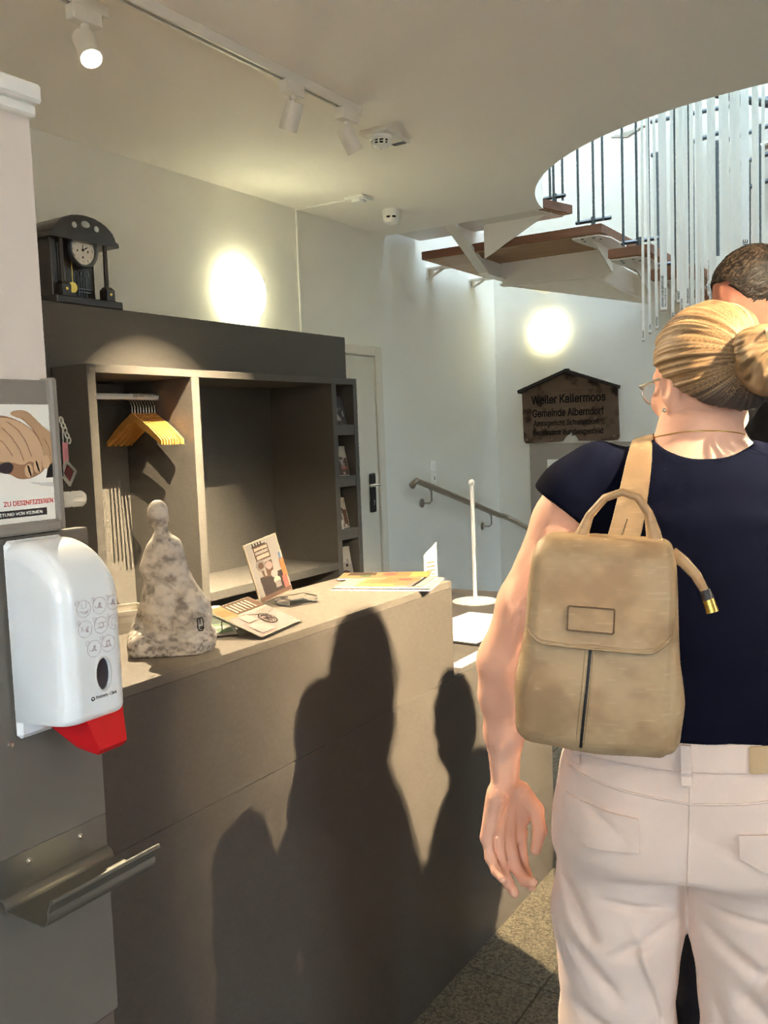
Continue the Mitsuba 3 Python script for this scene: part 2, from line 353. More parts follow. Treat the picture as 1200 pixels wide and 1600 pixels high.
# ------------------------------------------------------------------ reception counter
ct = thing('reception_counter', 'taupe laminate reception counter with raised front section and lower desk', 'counter')
Y0, Y1 = 1.168, 1.50
E(ct+'__front_panel', box(.886, 2.165, Y0, Y0+.025, .8308, 1.082, .0005), 'm_laminate')
E(ct+'__front_panel', box(.886, 2.85, Y0, Y0+.025, 0, .830, .0005), 'm_laminate')
E(ct+'__top', box(.853, 2.165, Y0, Y1, 1.0823, 1.10, .0008), 'm_countertop')
E(ct+'__end_panel', box(2.142, 2.165, Y0+.025, Y1, .835, 1.0825, .001), 'm_laminate')
E(ct+'__back_panel', box(.886, 2.142, Y1-.02, Y1, .835, 1.0825, .001), 'm_laminate')
E(ct+'__desk_top', cat(box(2.165, 2.85, Y0+.001, 1.86, .800, .835, .0012), box(.90, 2.165, Y1, 1.86, .800, .835, .001), box(2.85, 3.42, 1.42, 1.86, .800, .835, .001)), 'm_laminate')
E(ct+'__end_panel', box(3.395, 3.42, 1.44, 1.86, 0, .80, .001), 'm_laminate')
E(ct+'__end_panel', box(2.825, 2.85, Y0+.025, 1.86, 0, .80, .001), 'm_laminate')
E(ct+'__back_panel', box(2.20, 2.825, 1.83, 1.855, 0, .80, .001), 'm_laminate')

# ------------------------------------------------------------------ lamps
def wall_lamp(P, axis, label, scale=1.0, glow=1.0, col=(1.0, .98, .64)):
    k = thing('round_lamp', label, 'lamp')
    P = np.array(P, float); A = np.array(axis, float)
    E(k+'__base', lathe([(0, 0), (.126*scale, 0), (.128*scale, .026), (.120*scale, .030), (0, .030)], 48, P, A), 'm_lampwhite', 35)
    prof = [(.122*scale, .031), (.145*scale, .033), (.153*scale, .040), (.154*scale, .050)]+[(.154*scale*math.cos(t), .050+.048*math.sin(t)) for t in np.linspace(0.15, PI/2-.001, 14)]
    dome = lathe(prof, 48, P, A)
    if (dome.area_faces*np.einsum('ij,ij->i', dome.face_normals, dome.triangles_center-(P+A*.045))).sum() < 0: dome.invert()
    scene[k+'__dome'] = ply(dome, 'm_lampwhite', True, emitter={'type': 'area', 'radiance': rgb(np.array(col)*LAMP*glow)})
    L(k+'__dome', 'glowing opal dome')
    return k
wall_lamp((3.70, 3.199, 2.265), (0, -1, 0), 'glowing round wall lamp above the dark cabinet', glow=.27)
wall_lamp((6.799, 2.745, 2.25), (-1, 0, 0), 'glowing round wall lamp above the old wooden sign', glow=.085)
for px_, py_, lab in ((.3, -1.7, 'white globe pendant lamp behind the viewer, nearer the window'), (-1.3, .6, 'white globe pendant lamp behind the viewer, nearer the glazed entrance')):
    k = thing('globe_lamp', lab, 'lamp', 'globe lamps behind the viewer')
    gz = 2.30
    E(k+'__canopy', lathe([(0, -.03), (.03, -.028), (.05, -.012), (.055, -.0005), (0, -.0005)], 28, (px_, py_, CZ)), 'm_lampwhite', 35)
    E(k+'__rod', cyl((px_, py_, gz+.15), (px_, py_, CZ-.02), .006), 'm_steel')
    E(k+'__collar', cyl((px_, py_, gz+.135), (px_, py_, gz+.175), .04, 20), 'm_steel', 40)
    g = trimesh.creation.icosphere(3, .15); g.apply_translation((px_, py_, gz))
    scene[k+'__globe'] = ply(g, 'm_lampwhite', True, emitter={'type': 'area', 'radiance': rgb(np.array([1, .87, .71])*GLOBE)})
    L(k+'__globe', 'glowing opal globe')

# ------------------------------------------------------------------ spotlights on tracks
def track(x0, x1, y, label):
    k = thing('ceiling_track', label, 'light track')
    w = .0175
    E(k+'__channel', cat(box(x0, x1, y-w, y-.0075, CZ-.036, CZ-.0005, .001), box(x0, x1, y+.0075, y+w, CZ-.036, CZ-.0005, .001), box(x0, x1, y-w, y+w, CZ-.012, CZ-.0005, .001)), 'm_trackwhite')
    for x in (x0, x1): E(k+'__end_cap', box(x-.004, x+.004, y-.019, y+.019, CZ-.038, CZ-.0005, .002), 'm_trackwhite')
    E(k+'__conductor', box(x0, x1, y-.0074, y+.0074, CZ-.020, CZ-.0125), 'm_darkhole')
    return k
def frame_for(d):
    d = np.array(d, float)/np.linalg.norm(d)
    s = np.cross(d, [0, 0, 1]); s /= np.linalg.norm(s)
    return d, s, np.cross(s, d)
def spotlight(x, y, d, label, power, angle=26, soft=None, col=(1, .80, .52), drop=.095, box_=True):
    """A cylinder spotlight on a track adapter, its lamp sunk into the barrel."""
    k = thing('track_spotlight', label, 'spotlight')
    d, s, u = frame_for(d)
    E(k+'__adapter', cat(box(x-.052, x+.052, y-.019, y+.019, CZ-.078, CZ-.034, .003)), 'm_trackwhite')
    z0 = CZ-.078; piv = np.array([x, y, CZ-.034-drop])
    E(k+'__stem', cat(cyl((x, y, z0), (x, y, z0-.012), .012, 14), cyl((x, y, z0-.012), piv+[0, 0, .012], .006, 12), cyl(piv+[0, 0, .016]-s*.012, piv+[0, 0, .016]+s*.012, .007, 12)), 'm_trackwhite', 40)
    r, h = .033, .098
    prof = [(0, 0), (r*.92, 0), (r, .004), (r, h), (r-.0025, h), (r-.0028, h-.022), (0, h-.022)]
    b = lathe(prof, 32, piv-d*.030, d)
    E(k+'__barrel', b, 'm_trackwhite', 35)
    c = piv-d*.030+d*(h-.019)
    dome = lathe([(r-.004, 0), (r-.006, .002), (0, .0045)], 24, c, d)
    if dome.face_normals[:, :].mean(0)@d < 0: dome.invert()
    scene[k+'__lens'] = ply(dome, 'm_lampwhite', True, emitter={'type': 'area', 'radiance': rgb(np.array(col)*LENS)}) if power > 0 else ply(dome, 'm_lampwhite', True)
    L(k+'__lens', 'bright lens' if power > 0 else 'unlit lens')
    if power > 0:
        o = c+d*.012
        scene['light_'+k] = {'type': 'spot', 'to_world': T().look_at(origin=o.tolist(), target=(o+d).tolist(), up=u.tolist()), 'cutoff_angle': angle, 'beam_width': angle*.45 if soft is None else soft,
                             'intensity': rgb(np.array(col)*power)}
LENS = 14.0
track(.4, 3.105, 2.03, 'white ceiling track with two spotlights leading to the smoke detector')
track(.2, 1.96, 2.16, 'short white track at the top left with the lit spotlight')
track(.3, 1.9, -1.04, 'white ceiling track behind the viewer')
spotlight(1.885, 2.16, (-.38, -1.0, -1.6), 'lit white track spotlight nearest the top left corner', 6.2*SPOT, 34)
spotlight(2.69, 2.03, (.10, .66, -1.32), 'white track spotlight in the middle of the track, aimed at the coat niche', 27*SPOT, 27, 2)
spotlight(3.03, 2.03, (.55, -.25, -1.0), 'white track spotlight at the far end of the track beside the smoke detector', 1.0*SPOT, 30)
# the warm lamp whose light throws the visitors' shadows on the counter: an actual glowing disc deep in its barrel
def big_spot(P, target, label, power):
    k = thing('track_spotlight', label, 'spotlight')
    P = np.array(P, float); d, s, u = frame_for(np.array(target, float)-P)
    E(k+'__adapter', box(P[0]-.05, P[0]+.05, P[1]-.019, P[1]+.019, CZ-.07, CZ-.034, .003), 'm_trackwhite')
    E(k+'__stem', cyl((P[0], P[1], CZ-.07), P, .007, 12), 'm_trackwhite')
    r = .05
    E(k+'__barrel', lathe([(0, -.06), (r*.9, -.06), (r, -.05), (r, .14), (r-.002, .14), (r-.002, -.045), (0, -.045)], 40, P, d), 'm_trackwhite', 35)
    disc = lathe([(.028, 0), (.020, .004), (0, .006)], 28, P-d*.04, d)
    if disc.face_normals.mean(0)@d < 0: disc.invert()
    scene[k+'__lens'] = ply(disc, 'm_lampwhite', True, emitter={'type': 'area', 'radiance': rgb(np.array([1, .82, .55])*power)})
big_spot((1.11, -1.04, 2.69), (2.25, 1.17, .85), 'white track spotlight shining on the counter from behind the visitors', 21500*MAIN)

# ------------------------------------------------------------------ ceiling devices and cable
def smoke(x, y):
    k = thing('smoke_detector', 'white ventilated smoke detector on a square base beside the track end', 'smoke detector')
    M = rotz(0)
    E(k+'__base', xf(box(-.068, .068, -.068, .068, -.020, -.0005, .004), M, (x, y, CZ)), 'm_trackwhite')
    E(k+'__housing', lathe([(.050, 0), (.052, -.006), (.050, -.014), (.043, -.018)], 32, (x, y, CZ-.019)), 'm_white', 35)
    E(k+'__vent_core', lathe([(0, -.012), (.038, -.012), (.032, -.040), (0, -.040)], 32, (x, y, CZ-.019)), 'm_darkhole', 35)
    rings = [lathe([(r-.003, z), (r, z), (r, z-.003), (r-.003, z-.003), (r-.003, z)], 32, (x, y, CZ-.019)) for r, z in ((.0435, -.017), (.041, -.026), (.037, -.036))]
    ribs = [box(-.003, .003, .030, .044, -.040, -.014) for _ in range(1)]
    fins = [xf(ribs[0], rotz(a*PI/5), (x, y, CZ-.019)) for a in range(10)]
    E(k+'__vent_rings', cat(rings, fins), 'm_white')
    E(k+'__cap', lathe([(0, -.047), (.018, -.046), (.030, -.042), (.036, -.037), (.033, -.035), (0, -.035)], 32, (x, y, CZ-.019)), 'm_white', 35)
    E(k+'__test_button', lathe([(0, -.056), (.004, -.055), (.006, -.046)], 16, (x, y, CZ-.019)), 'm_white', 35)
    E(k+'__side_box', xf(box(.068, .165, -.05, .03, -.018, -.0005, .003), M, (x, y, CZ)), 'm_trackwhite')
    E(k+'__side_vent', xf(box(.118, .150, -.042, .022, -.0188, -.0178), M, (x, y, CZ)), 'm_glassdark'); L(k+'__side_vent', 'dark slot')
smoke(3.42, 2.12)
k = thing('ceiling_sensor', 'flat white ceiling sensor at the end of the surface cable', 'sensor')
E(k+'__base', box(4.19, 4.31, 2.73, 2.85, CZ-.016, CZ-.0005, .004), 'm_white')
E(k+'__cap', lathe([(0, -.030), (.034, -.029), (.040, -.022), (.042, -.014)], 28, (4.25, 2.79, CZ)), 'm_white', 35)
k = thing('motion_sensor', 'small white motion sensor on the ceiling before the stairwell edge', 'sensor')
E(k+'__housing', lathe([(.052, -.0005), (.052, -.02), (.046, -.060), (.040, -.075), (0, -.078)], 28, (4.60, 2.80, CZ)), 'm_white', 35)
for a in (-.35, .35): E(k+'__eye', xf(box(-.052, -.043, -.010, .010, -.052, -.042), rotz(.55+a), (4.60, 2.80, CZ)), 'm_black')
k = thing('surface_cable', 'thin white cable running down the back wall and along the ceiling', 'cable')
E(k, cat(box(4.214, 4.226, 3.190, 3.1995, 2.054, CZ-.001, .002), tube([(4.22, 3.19, CZ-.005), (4.24, 2.85, CZ-.005)], .005, 8)), 'm_white')

# ------------------------------------------------------------------ mantel clock
ck = thing('mantel_clock', 'black wooden mantel clock with white dial on top of the cabinet', 'clock')
ZC = 2.053; cy0, cy1 = 2.945, 3.13
E(ck+'__plinth', box(2.345, 2.672, cy0-.012, cy1+.01, ZC, ZC+.032, .004), 'm_ebony')
E(ck+'__case', cat(box(2.354, 2.376, cy0+.022, cy1, ZC+.032, 2.312, .003), box(2.405, 2.585, cy0+.05, cy1, ZC+.032, 2.325, .003), box(2.375, 2.405, cy0+.05, cy1, ZC+.032, 2.315, .003)), 'm_ebony')
arc = [(2.505+.152*math.sin(t), 2.318+.088*math.cos(t)) for t in np.linspace(-1.42, 1.42, 25)]
pedi = sg.Polygon([(2.335, 2.305), (2.675, 2.305), (2.672, 2.320), (2.655, 2.3285)]+arc[::-1]+[(2.355, 2.3285), (2.338, 2.320)])
E(ck+'__pediment', extr(pedi, .165, (0, cy0+.16, 0), (1, 0, 0), (0, 0, 1)), 'm_ebony')
def disc_f(x, z, y, r, h, n=28): return cyl((x, y, z), (x, y-h, z), r, n)
for x, r in ((2.452, .012), (2.560, .012)): E(ck+'__rosette', disc_f(x, 2.362, cy0-.0045, r, .003), 'm_steel', 40)
E(ck+'__cartouche', xf(disc_f(0, 0, 0, .013, .003), np.diag([1.6, 1, 1.]), (2.506, 2.372, cy0-.0045)*np.array([1, 0, 0])+np.array([0, cy0-.0045, 2.372])), 'm_steel', 40)
dx, dz, dy = 2.512, 2.278, cy0+.034
E(ck+'__bezel', lathe([(.056, .0), (.071, .0), (.072, .012), (.068, .020), (.060, .018), (.057, .010), (.056, .0)], 48, (dx, dy, dz), (0, -1, 0)), 'm_darksteel', 30)
E(ck+'__movement_housing', cyl((dx, cy0+.052, dz), (dx, dy, dz), .070, 40), 'm_ebony', 30)
E(ck+'__dial', disc_f(dx, dz, dy-.004, .058, .004, 40), 'm_dial')
hand = cat(hull(*[(dx+a, dy-.0105, dz+b) for a, b in ((-.0016, 0), (.0016, 0), (0, .046))], *[(dx+a, dy-.0095, dz+b) for a, b in ((-.0016, 0), (.0016, 0), (0, .046))]), disc_f(dx+.000, dz+.030, dy-.0095, .0035, .001, 12), disc_f(dx, dz, dy-.0090, .0055, .002, 14))
E(ck+'__minute_hand', hand, 'm_black')
ca, sa = math.cos(math.radians(28)), math.sin(math.radians(28))
hh = cat(cyl((dx, dy-.0095, dz), (dx+.026*ca, dy-.0095, dz+.026*sa), .0016, 8), disc_f(dx+.017*ca, dz+.017*sa, dy-.009, .0035, .001, 12))
E(ck+'__hour_hand', hh, 'm_black')
nm = []
for i in range(12):
    t = PI/2-i*PI/6; nm.append(text_at(str(i or 12), .0085, (dx+.047*math.cos(t)-.004, dy-.0081, dz+.047*math.sin(t)-.004), (1, 0, 0), (0, 0, 1), .0003))
E(ck+'__numerals', cat(nm), 'm_ink')
for x, z in ((-.026, -.004), (.026, -.004), (0, -.028)): E(ck+'__winding_hole', disc_f(dx+x, dz+z, dy-.0079, .0042, .0004, 14), 'm_black')
for x in (2.395, 2.612):
    E(ck+'__column', cyl((x, cy0+.012, ZC+.085), (x, cy0+.012, 2.306), .0105, 16, .0085), 'm_ebony', 40)
    E(ck+'__column_base', hull(*[(x+a*w, cy0+.012+b*w, z) for a in (-1, 1) for b in (-1, 1) for w, z in ((.021, ZC+.032), (.021, ZC+.075), (.012, ZC+.088))]), 'm_ebony')
    E(ck+'__column_stud', disc_f(x, ZC+.058, cy0-.0085, .006, .003, 12), 'm_brass')
E(ck+'__pendulum', cat(disc_f(2.462, ZC+.075, cy0+.040, .021, .005, 28), box(2.4605, 2.4635, cy0+.036, cy0+.039, ZC+.075, ZC+.19)), 'm_brass', 40); L(ck+'__pendulum', 'brass pendulum')
gr = [box(x, x+.003, cy0+.042, cy0+.046, ZC+.034, ZC+.135) for x in (2.495, 2.508, 2.521, 2.534)]
gr += [tube([(cx+.0085*math.cos(t), cy0+.043, ZC+.130+.020*math.sin(t)) for t in np.linspace(0, PI, 9)], .0015, 6) for cx in (2.505, 2.5225, 2.540)]
gr += [box(2.49, 2.556, cy0+.040, cy0+.045, ZC+z, ZC+z+.005) for z in (.060, .072)]
E(ck+'__grille', cat(gr), 'm_darksteel')

# ------------------------------------------------------------------ hygiene station on the pier: notice, dispenser, tray
YP = 1.074
pn = thing('hygiene_notice', 'grey framed hygiene notice above the soap dispenser', 'notice')
E(pn+'__backing', box(.60, .850, 1.083, 1.0995, 1.3845, 1.594, .0015), 'm_framegrey')
E(pn+'__frame_bar', box(.836, .848, 1.072, 1.0995, 1.3845, 1.597, .003), 'm_framegrey')
E(pn+'__frame_bar', box(.60, .836, 1.066, 1.083, 1.3845, 1.3995, .003), 'm_framegrey')
E(pn+'__sheet', box(.61, .850, 1.080, 1.0825, 1.400, 1.560), 'm_paper')
def flat(pts, key, y=1.0799, th=.0002, smooth_=2):
    p = sg.Polygon(pts)
    if smooth_:
        q = np.array(p.exterior.coords)[:-1]
        for _ in range(smooth_):
            n2 = np.roll(q, -1, 0); q = np.stack([.75*q+.25*n2, .25*q+.75*n2], 1).reshape(-1, 2)
        p = sg.Polygon(q)
    return E(key, extr(p.buffer(0), th, (0, y, 0), (1, 0, 0), (0, 0, 1)), FL)
mat('m_skinprint', (186, 152, 118), .7, .2); mat('m_skinprint2', (206, 172, 138), .7, .2); mat('m_skinprint3', (160, 122, 92), .7, .2)
def Q(*pts): return [(.757+(u/83.)*.0935, 1.560-(v/180.)*.163) for u, v in pts]     # picture on the sheet, u 0..83, v 0..180
FL = 'm_black'; flat(Q((68, 42), (86, 44), (86, 112), (60, 112), (66, 84)), pn+'__print_sleeve', smooth_=0)
L(pn+'__print_sleeve', 'printed dark sleeve')
FL = 'm_greypaper'; flat(Q((30, 116), (60, 120), (84, 118), (84, 126), (60, 126)), pn+'__print_shade', smooth_=1)
FL = 'm_skinprint3'; flat(Q((-60, 20), (-5, 14), (25, 22), (52, 44), (62, 75), (60, 100), (40, 112), (20, 112), (6, 100), (-60, 96)), pn+'__print_hand', y=1.0797)
FL = 'm_skinprint2'; flat(Q((-60, 30), (0, 18), (25, 24), (46, 40), (56, 62), (60, 82), (48, 92), (38, 84), (28, 92), (10, 84), (-60, 84)), pn+'__print_hand', y=1.0795)
FL = 'm_skinprint'; flat(Q((14, 12), (26, 8), (40, 10), (56, 30), (74, 46), (78, 70), (76, 82), (64, 96), (58, 84), (58, 64), (48, 40), (32, 22), (18, 18)), pn+'__print_hand', y=1.0793)
L(pn+'__print_hand', 'printed picture of clasped hands')
FL = 'm_skinprint2'
for i, (u, v) in enumerate(((30, 92), (43, 86), (55, 80))):
    flat(Q((u, v), (u+9, v-4), (u+12, v+12), (u+6, v+20), (u-1, v+14)), pn+'__print_hand', y=1.0791)
FL = 'm_inkdark'
for i, (u, v) in enumerate(((33, 92), (45, 86))): flat(Q((u, v), (u+2.5, v-1), (u+6, v+16), (u+4, v+17)), pn+'__print_hand', y=1.0789, smooth_=1)
FL = 'm_skinprint3'
for pp in (((10, 26), (24, 38), (34, 56), (40, 78)), ((2, 34), (14, 48), (24, 66), (29, 84)), ((-8, 44), (4, 58), (14, 76)), ((60, 52), (66, 64), (68, 78)), ((30, 20), (44, 36), (52, 52))):
    l = [Q(p)[0] for p in pp]; flat(list(sg.LineString(l).buffer(.00055).exterior.coords)[:-1], pn+'__print_hand', y=1.0788, smooth_=0)
FL = 'm_ink'; flat(Q((-5, 88), (8, 84), (16, 92), (8, 104), (-5, 100)), pn+'__print_hand', y=1.0789)
E(pn+'__print_title', text_at('ZU DESINFIZIEREN', .0062, (.7545, 1.0798, 1.4235), (1, 0, 0), (0, 0, 1), .0002, True, .0785), 'm_inkred'); L(pn+'__print_title', 'red printed words')
E(pn+'__print_band', box(.66, .822, 1.0795, 1.0799, 1.4075, 1.4175), 'm_ink'); L(pn+'__print_band', 'dark printed band')
E(pn+'__print_subtitle', text_at('VERBREITUNG VON KEIMEN', .0042, (.722, 1.0794, 1.4104), (1, 0, 0), (0, 0, 1), .0002, True, .092), 'm_paper'); L(pn+'__print_subtitle', 'pale printed words')

ds = thing('soap_dispenser', 'white wall dispenser with red lever and small pictograms beside the counter', 'dispenser')
DX0, DX1, DZ0, DZ1, DYF = .737, .838, 1.142, 1.378, .952
def side(off=0.):
    pts = [(YP-.013, DZ0-.005), (YP-.013, DZ1)]
    for t in np.linspace(0, PI/2, 14): pts.append((YP-.028-(YP-.028-DYF)*math.sin(t), DZ1-.078*(1-math.cos(t))))
    pts += [(DYF, DZ0+.012)]
    for t in np.linspace(0, PI/2, 7): pts.append((DYF+.012*(1-math.cos(t)), DZ0+.012-.012*math.sin(t)))
    return sg.Polygon(pts)
def disp_shape():
    S0 = side()
    layers = []
    R = .024; W = DX1-DX0
    for t in np.linspace(0, PI/2, 7):
        inset = R*(1-math.sin(t)); layers.append((R*(1-math.cos(t)), inset))
    parts = []
    # a stack of inset profiles: rounds the vertical and top edges
    xs = [(a, b) for a, b in layers]+[(W-a, b) for a, b in layers[::-1]]
    loops = []
    base = np.array(S0.exterior.coords)[:-1]
    for x, ins in xs:
        q = []
        for y, z in base:
            fy = y if y > YP-.0135 else y+ins*min(1, (YP-.013-y)/.06)
            fz = z
            if z > DZ1-.08: fz = z-ins*min(1, (z-(DZ1-.08))/.06)
            q.append((DX0+x, fy, fz))
        loops.append(q)
    return trimesh.convex.convex_hull(np.array(loops).reshape(-1, 3))
shell = disp_shape()
hole = xf(cyl((0, 0, 0), (0, -.03, 0), 1, 40), np.diag([.0125, 1, .0225]), (.7955, DYF+.012, 1.201))
shell = trimesh.boolean.difference([shell, hole], engine='manifold')
E(ds+'__cover', shell, 'm_whiteplastic', 28)
E(ds+'__back_plate', box(.741, .834, YP-.014, YP-.0005, 1.111, 1.379, .006), 'm_whiteplastic', 30)
E(ds+'__window', xf(cyl((0, 0, 0), (0, -.001, 0), 1, 40), np.diag([.0123, 1, .0223]), (.7955, DYF+.0065, 1.201)), 'm_glassdark'); L(ds+'__window', 'dark oval level window')
E(ds+'__window_rim', xf(lathe([(.93, 0), (1.03, 0), (1.03, .0007), (.93, .0007), (.93, 0)], 48, (0, 0, 0), (0, -1, 0)), np.diag([.0130, 1, .0232]), (.7955, DYF, 1.201)), 'm_greypaper')
lev = [(YP-.03, 1.150), (YP-.03, 1.135), (.968, 1.089), (.950, 1.0895), (.940, 1.097), (.947, 1.150)]
lv = hull(*[(x, y, 1.150) for x in (.768, .832) for y in (1.035, .962)], *[(x, 1.035, 1.128) for x in (.768, .832)], *[(x, y, z) for x in (.781, .8275) for y, z in ((1.0, 1.100), (.958, 1.096), (.952, 1.102))], *[(x, y, z) for x in (.786, .822) for y, z in ((.995, 1.095), (.962, 1.0925))])
E(ds+'__lever', lv, 'm_red', 30); L(ds+'__lever', 'red push lever')
E(ds+'__brand_print', cat(text_at('Kimberly-Clark', .0040, (.7805, DYF-.0001, 1.1705), (1, 0, 0), (0, 0, 1), .0002, True, .034), lathe([(.0014, 0), (.0029, 0), (.0029, .0002), (.0014, .0002), (.0014, 0)], 16, (.7757, DYF, 1.1722), (0, -1, 0))), 'm_ink')
rng = random.Random(3)
for i, (x, z) in enumerate(((.7700, 1.292), (.7955, 1.292), (.8180, 1.2925), (.7703, 1.2655), (.7960, 1.2660), (.8180, 1.2665), (.7825, 1.2375), (.8060, 1.2395))):
    R = .0112 if x < .81 else .0100
    ring = lambda r, cx, cz, w=.0005: lathe([(r-w, 0), (r, 0), (r, .0002), (r-w, .0002), (r-w, 0)], 32, (cx, DYF, cz), (0, -1, 0))
    E(ds+'__pictogram_ring', cat(ring(R, x, z), ring(.0034, x-R*.86, z+R*.78, .0004), text_at(str(i+1), .0034, (x-R*.86-.001, DYF-.0001, z+R*.78-.0017), (1, 0, 0), (0, 0, 1), .0002)), 'm_ringink')
    g = []
    def line(a, b, w=.0004): g.append(box(0, 1, -.0002, 0, -.5, .5)); q = g[-1]; l = math.dist(a, b); t = math.atan2(b[1]-a[1], b[0]-a[0]); q.apply_scale([l, 1, w]); q.apply_transform(trimesh.transformations.rotation_matrix(-t, (0, 1, 0))); q.apply_translation((x+a[0], DYF, z+a[1]))
    def handp(cx, cz, a, s=1.):
        for f in range(4):
            t = a+(f-1.5)*.22; line((cx+.0008*(f-1.5)*s, cz), (cx+.0008*(f-1.5)*s+math.cos(t)*.0062*s, cz+math.sin(t)*.0062*s), .0005)
        line((cx-.002*s, cz), (cx+.002*s, cz-.0005), .0006); line((cx-.002*s, cz), (cx-.0048*s, cz+.0024*s), .0006)
    if i == 0: line((-.003, .009), (-.003, .001)); line((.004, .009), (.004, .001)); line((-.003, .001), (.004, .001)); line((-.008, -.003), (.006, -.004)); handp(.001, -.006, .3)
    elif i == 3: line((-.007, .004), (-.003, -.002), .0007); line((-.003, .004), (-.007, -.002), .0007); handp(.003, -.003, 1.2); handp(.004, -.004, 2.0)
    elif i == 4: line((-.010, .003), (.010, .003)); line((-.010, -.003), (.010, -.003)); g.append(ring(.0045, x, z)); g.append(ring(.003, x+.001, z-.0005))
    elif i == 7: handp(-.003, -.004, 1.4, 1.4); handp(.003, -.004, 1.75, 1.4)
    elif i == 5: [g.append(ring(.0014, x+.0055*math.cos(a), z+.0055*math.sin(a))) for a in np.arange(6)]
    else: handp(-.003, -.002+rng.uniform(-.001, .001), .9, 1.1); handp(.003, -.003, 2.2, 1.1); g.append(ring(.0022, x+.001, z+.002))
    E(ds+'__pictogram_drawing', cat(g), 'm_ringink')
ty = thing('drip_tray', 'bent grey metal drip tray screwed under the dispenser', 'tray')
prof = [(1.0735, .954), (1.0735, .905)]+[(1.0735-.014*math.sin(t)-.0, .905-.014*(1-math.cos(t))) for t in np.linspace(.2, PI/2, 6)]
prof += [(.988, .8905)]+[(.988-.016*math.sin(t), .8905+.016*(1-math.cos(t))) for t in np.linspace(.2, PI/2+.3, 8)]+[(.966, .925), (.962, .930)]
ln = sg.LineString(prof).buffer(.0011, cap_style=2)
E(ty+'__sheet', extr(ln, .182, (.700, 0, 0), (0, 1, 0), (0, 0, 1)), 'm_traymetal', 35)
E(ty+'__lip_roll', tube([(.700, .9625, .9285), (.882, .9625, .9285)], .0035, 14), 'm_traymetal', 40)
for x in (.749, .835): E(ty+'__screw', lathe([(0, .0035), (.0025, .003), (.0045, .001), (.0045, 0)], 14, (x, 1.0725, .938), (0, -1, 0)), 'm_chrome', 40)
L(ty+'__screw', 'shiny screw head'); L(ty+'__screw_001', 'shiny screw head')

# ------------------------------------------------------------------ radiator valve and pendants beside the pier
k = thing('radiator', 'white radiator with ribbed thermostat knob, mostly hidden behind the pier', 'radiator')
E(k+'__body', box(1.25, 1.905, 2.44, 2.52, .75, 1.372, .01), 'm_white')
E(k+'__valve', cat(cyl((1.905, 2.47, 1.33), (1.945, 2.468, 1.33), .012, 14), cyl((1.9, 2.47, 1.15), (1.915, 2.47, 1.36), .016, 14)), 'm_white', 40)
kn = [lathe([(0, 0), (.020, 0), (.026, .004), (.026, .022), (.024, .024), (.0245, .064), (.019, .072), (0, .073)], 36, (1.94, 2.465, 1.33), (1, -.35, 0))]
d_, s_, u_ = np.array([.944, -.330, 0]), np.array([.330, .944, 0]), np.array([0, 0, 1.])
for a in np.arange(18)*2*PI/18:
    c = np.array([1.94, 2.465, 1.33])+(s_*math.cos(a)+u_*math.sin(a))*.0245
    kn.append(cyl(c+d_*.030, c+d_*.062, .0022, 6))
E(k+'__thermostat_knob', cat(kn), 'm_white', 40)
E(k+'__bracket', box(1.3, 1.34, 2.52, 3.199, 1.2, 1.24), 'm_white'); E(k+'__bracket', box(1.8, 1.84, 2.52, 3.199, 1.2, 1.24), 'm_white')
k = thing('pendant', 'pendant of metal links and pink strap hanging beside the pier edge', 'pendant')
x, y, z = 1.935, 2.425, 1.585
ch = [tube([(x-.012+.006*q+.007*math.cos(t), y+.004*math.sin(t)*(q % 2), z-.016*q+.0105*math.sin(t)) for t in np.linspace(0, 2*PI, 13)], .0026, 7) for q in range(5)]
E(k+'__links', cat(ch), 'm_chrome', True)
E(k+'__strap', box(x-.014, x+.006, y-.0015, y+.0015, z-.135, z-.070, .0005), mat('m_pink', (206, 138, 150), .6))
E(k+'__cord', cyl((x-.010, y, z-.072), (x-.010, y, z+.012), .0015), 'm_steel')
dpts = [(x-.004, z-.128), (x+.030, z-.163), (x+.004, z-.208), (x-.026, z-.168)]
E(k+'__charm', extr(sg.Polygon(dpts).buffer(.003).difference(sg.Polygon(dpts).buffer(-.006)), .006, (0, y+.003, 0), (1, 0, 0), (0, 0, 1)), 'm_chrome')
E(k+'__charm_inlay', extr(sg.Polygon(dpts).buffer(-.006), .003, (0, y+.0015, 0), (1, 0, 0), (0, 0, 1)), mat('m_wine', (70, 30, 34), .2))
E(k+'__hook', tube([(x-.010, y, z+.010), (x-.010, y+.3, z+.012), (x-.010, 2.929, z+.012)], .004, 8), 'm_steel')

# ------------------------------------------------------------------ handrail, switches, sign, notice panel
hr = thing('handrail', 'round metal handrail sloping down along the back wall', 'handrail')
zc = lambda x: 1.178-(x-5.36)*.2766
pts = [(5.36, 3.165, 1.150), (5.325, 3.150, 1.158), (5.315, 3.125, 1.172), (5.335, 3.118, zc(5.335)), (5.40, 3.118, zc(5.40)), (6.62, 3.118, zc(6.62)), (6.69, 3.105, zc(6.68)), (6.722, 3.07, zc(6.72)-.01), (6.722, 3.0, zc(6.72)-.04), (6.722, 2.2, zc(6.72)-.04-.8*.52)]
E(hr+'__rail', tube(pts, .021, 18), 'm_rail', 40)
for x in (5.53, 6.47):
    E(hr+'__bracket', cat(tube([(x, 3.186, zc(x)-.115), (x, 3.135, zc(x)-.115), (x, 3.118, zc(x)-.095), (x, 3.118, zc(x)-.018)], .0065, 10), lathe([(0, 0), (.032, 0), (.032, .006), (.012, .010), (0, .012)], 24, (x, 3.1995, zc(x)-.115), (0, -1, 0)), box(x-.02, x+.02, 3.108, 3.128, zc(x)-.024, zc(x)-.016)), 'm_steel', 35)
k = thing('light_switch', 'white double light switch on the back wall above the handrail', 'switch')
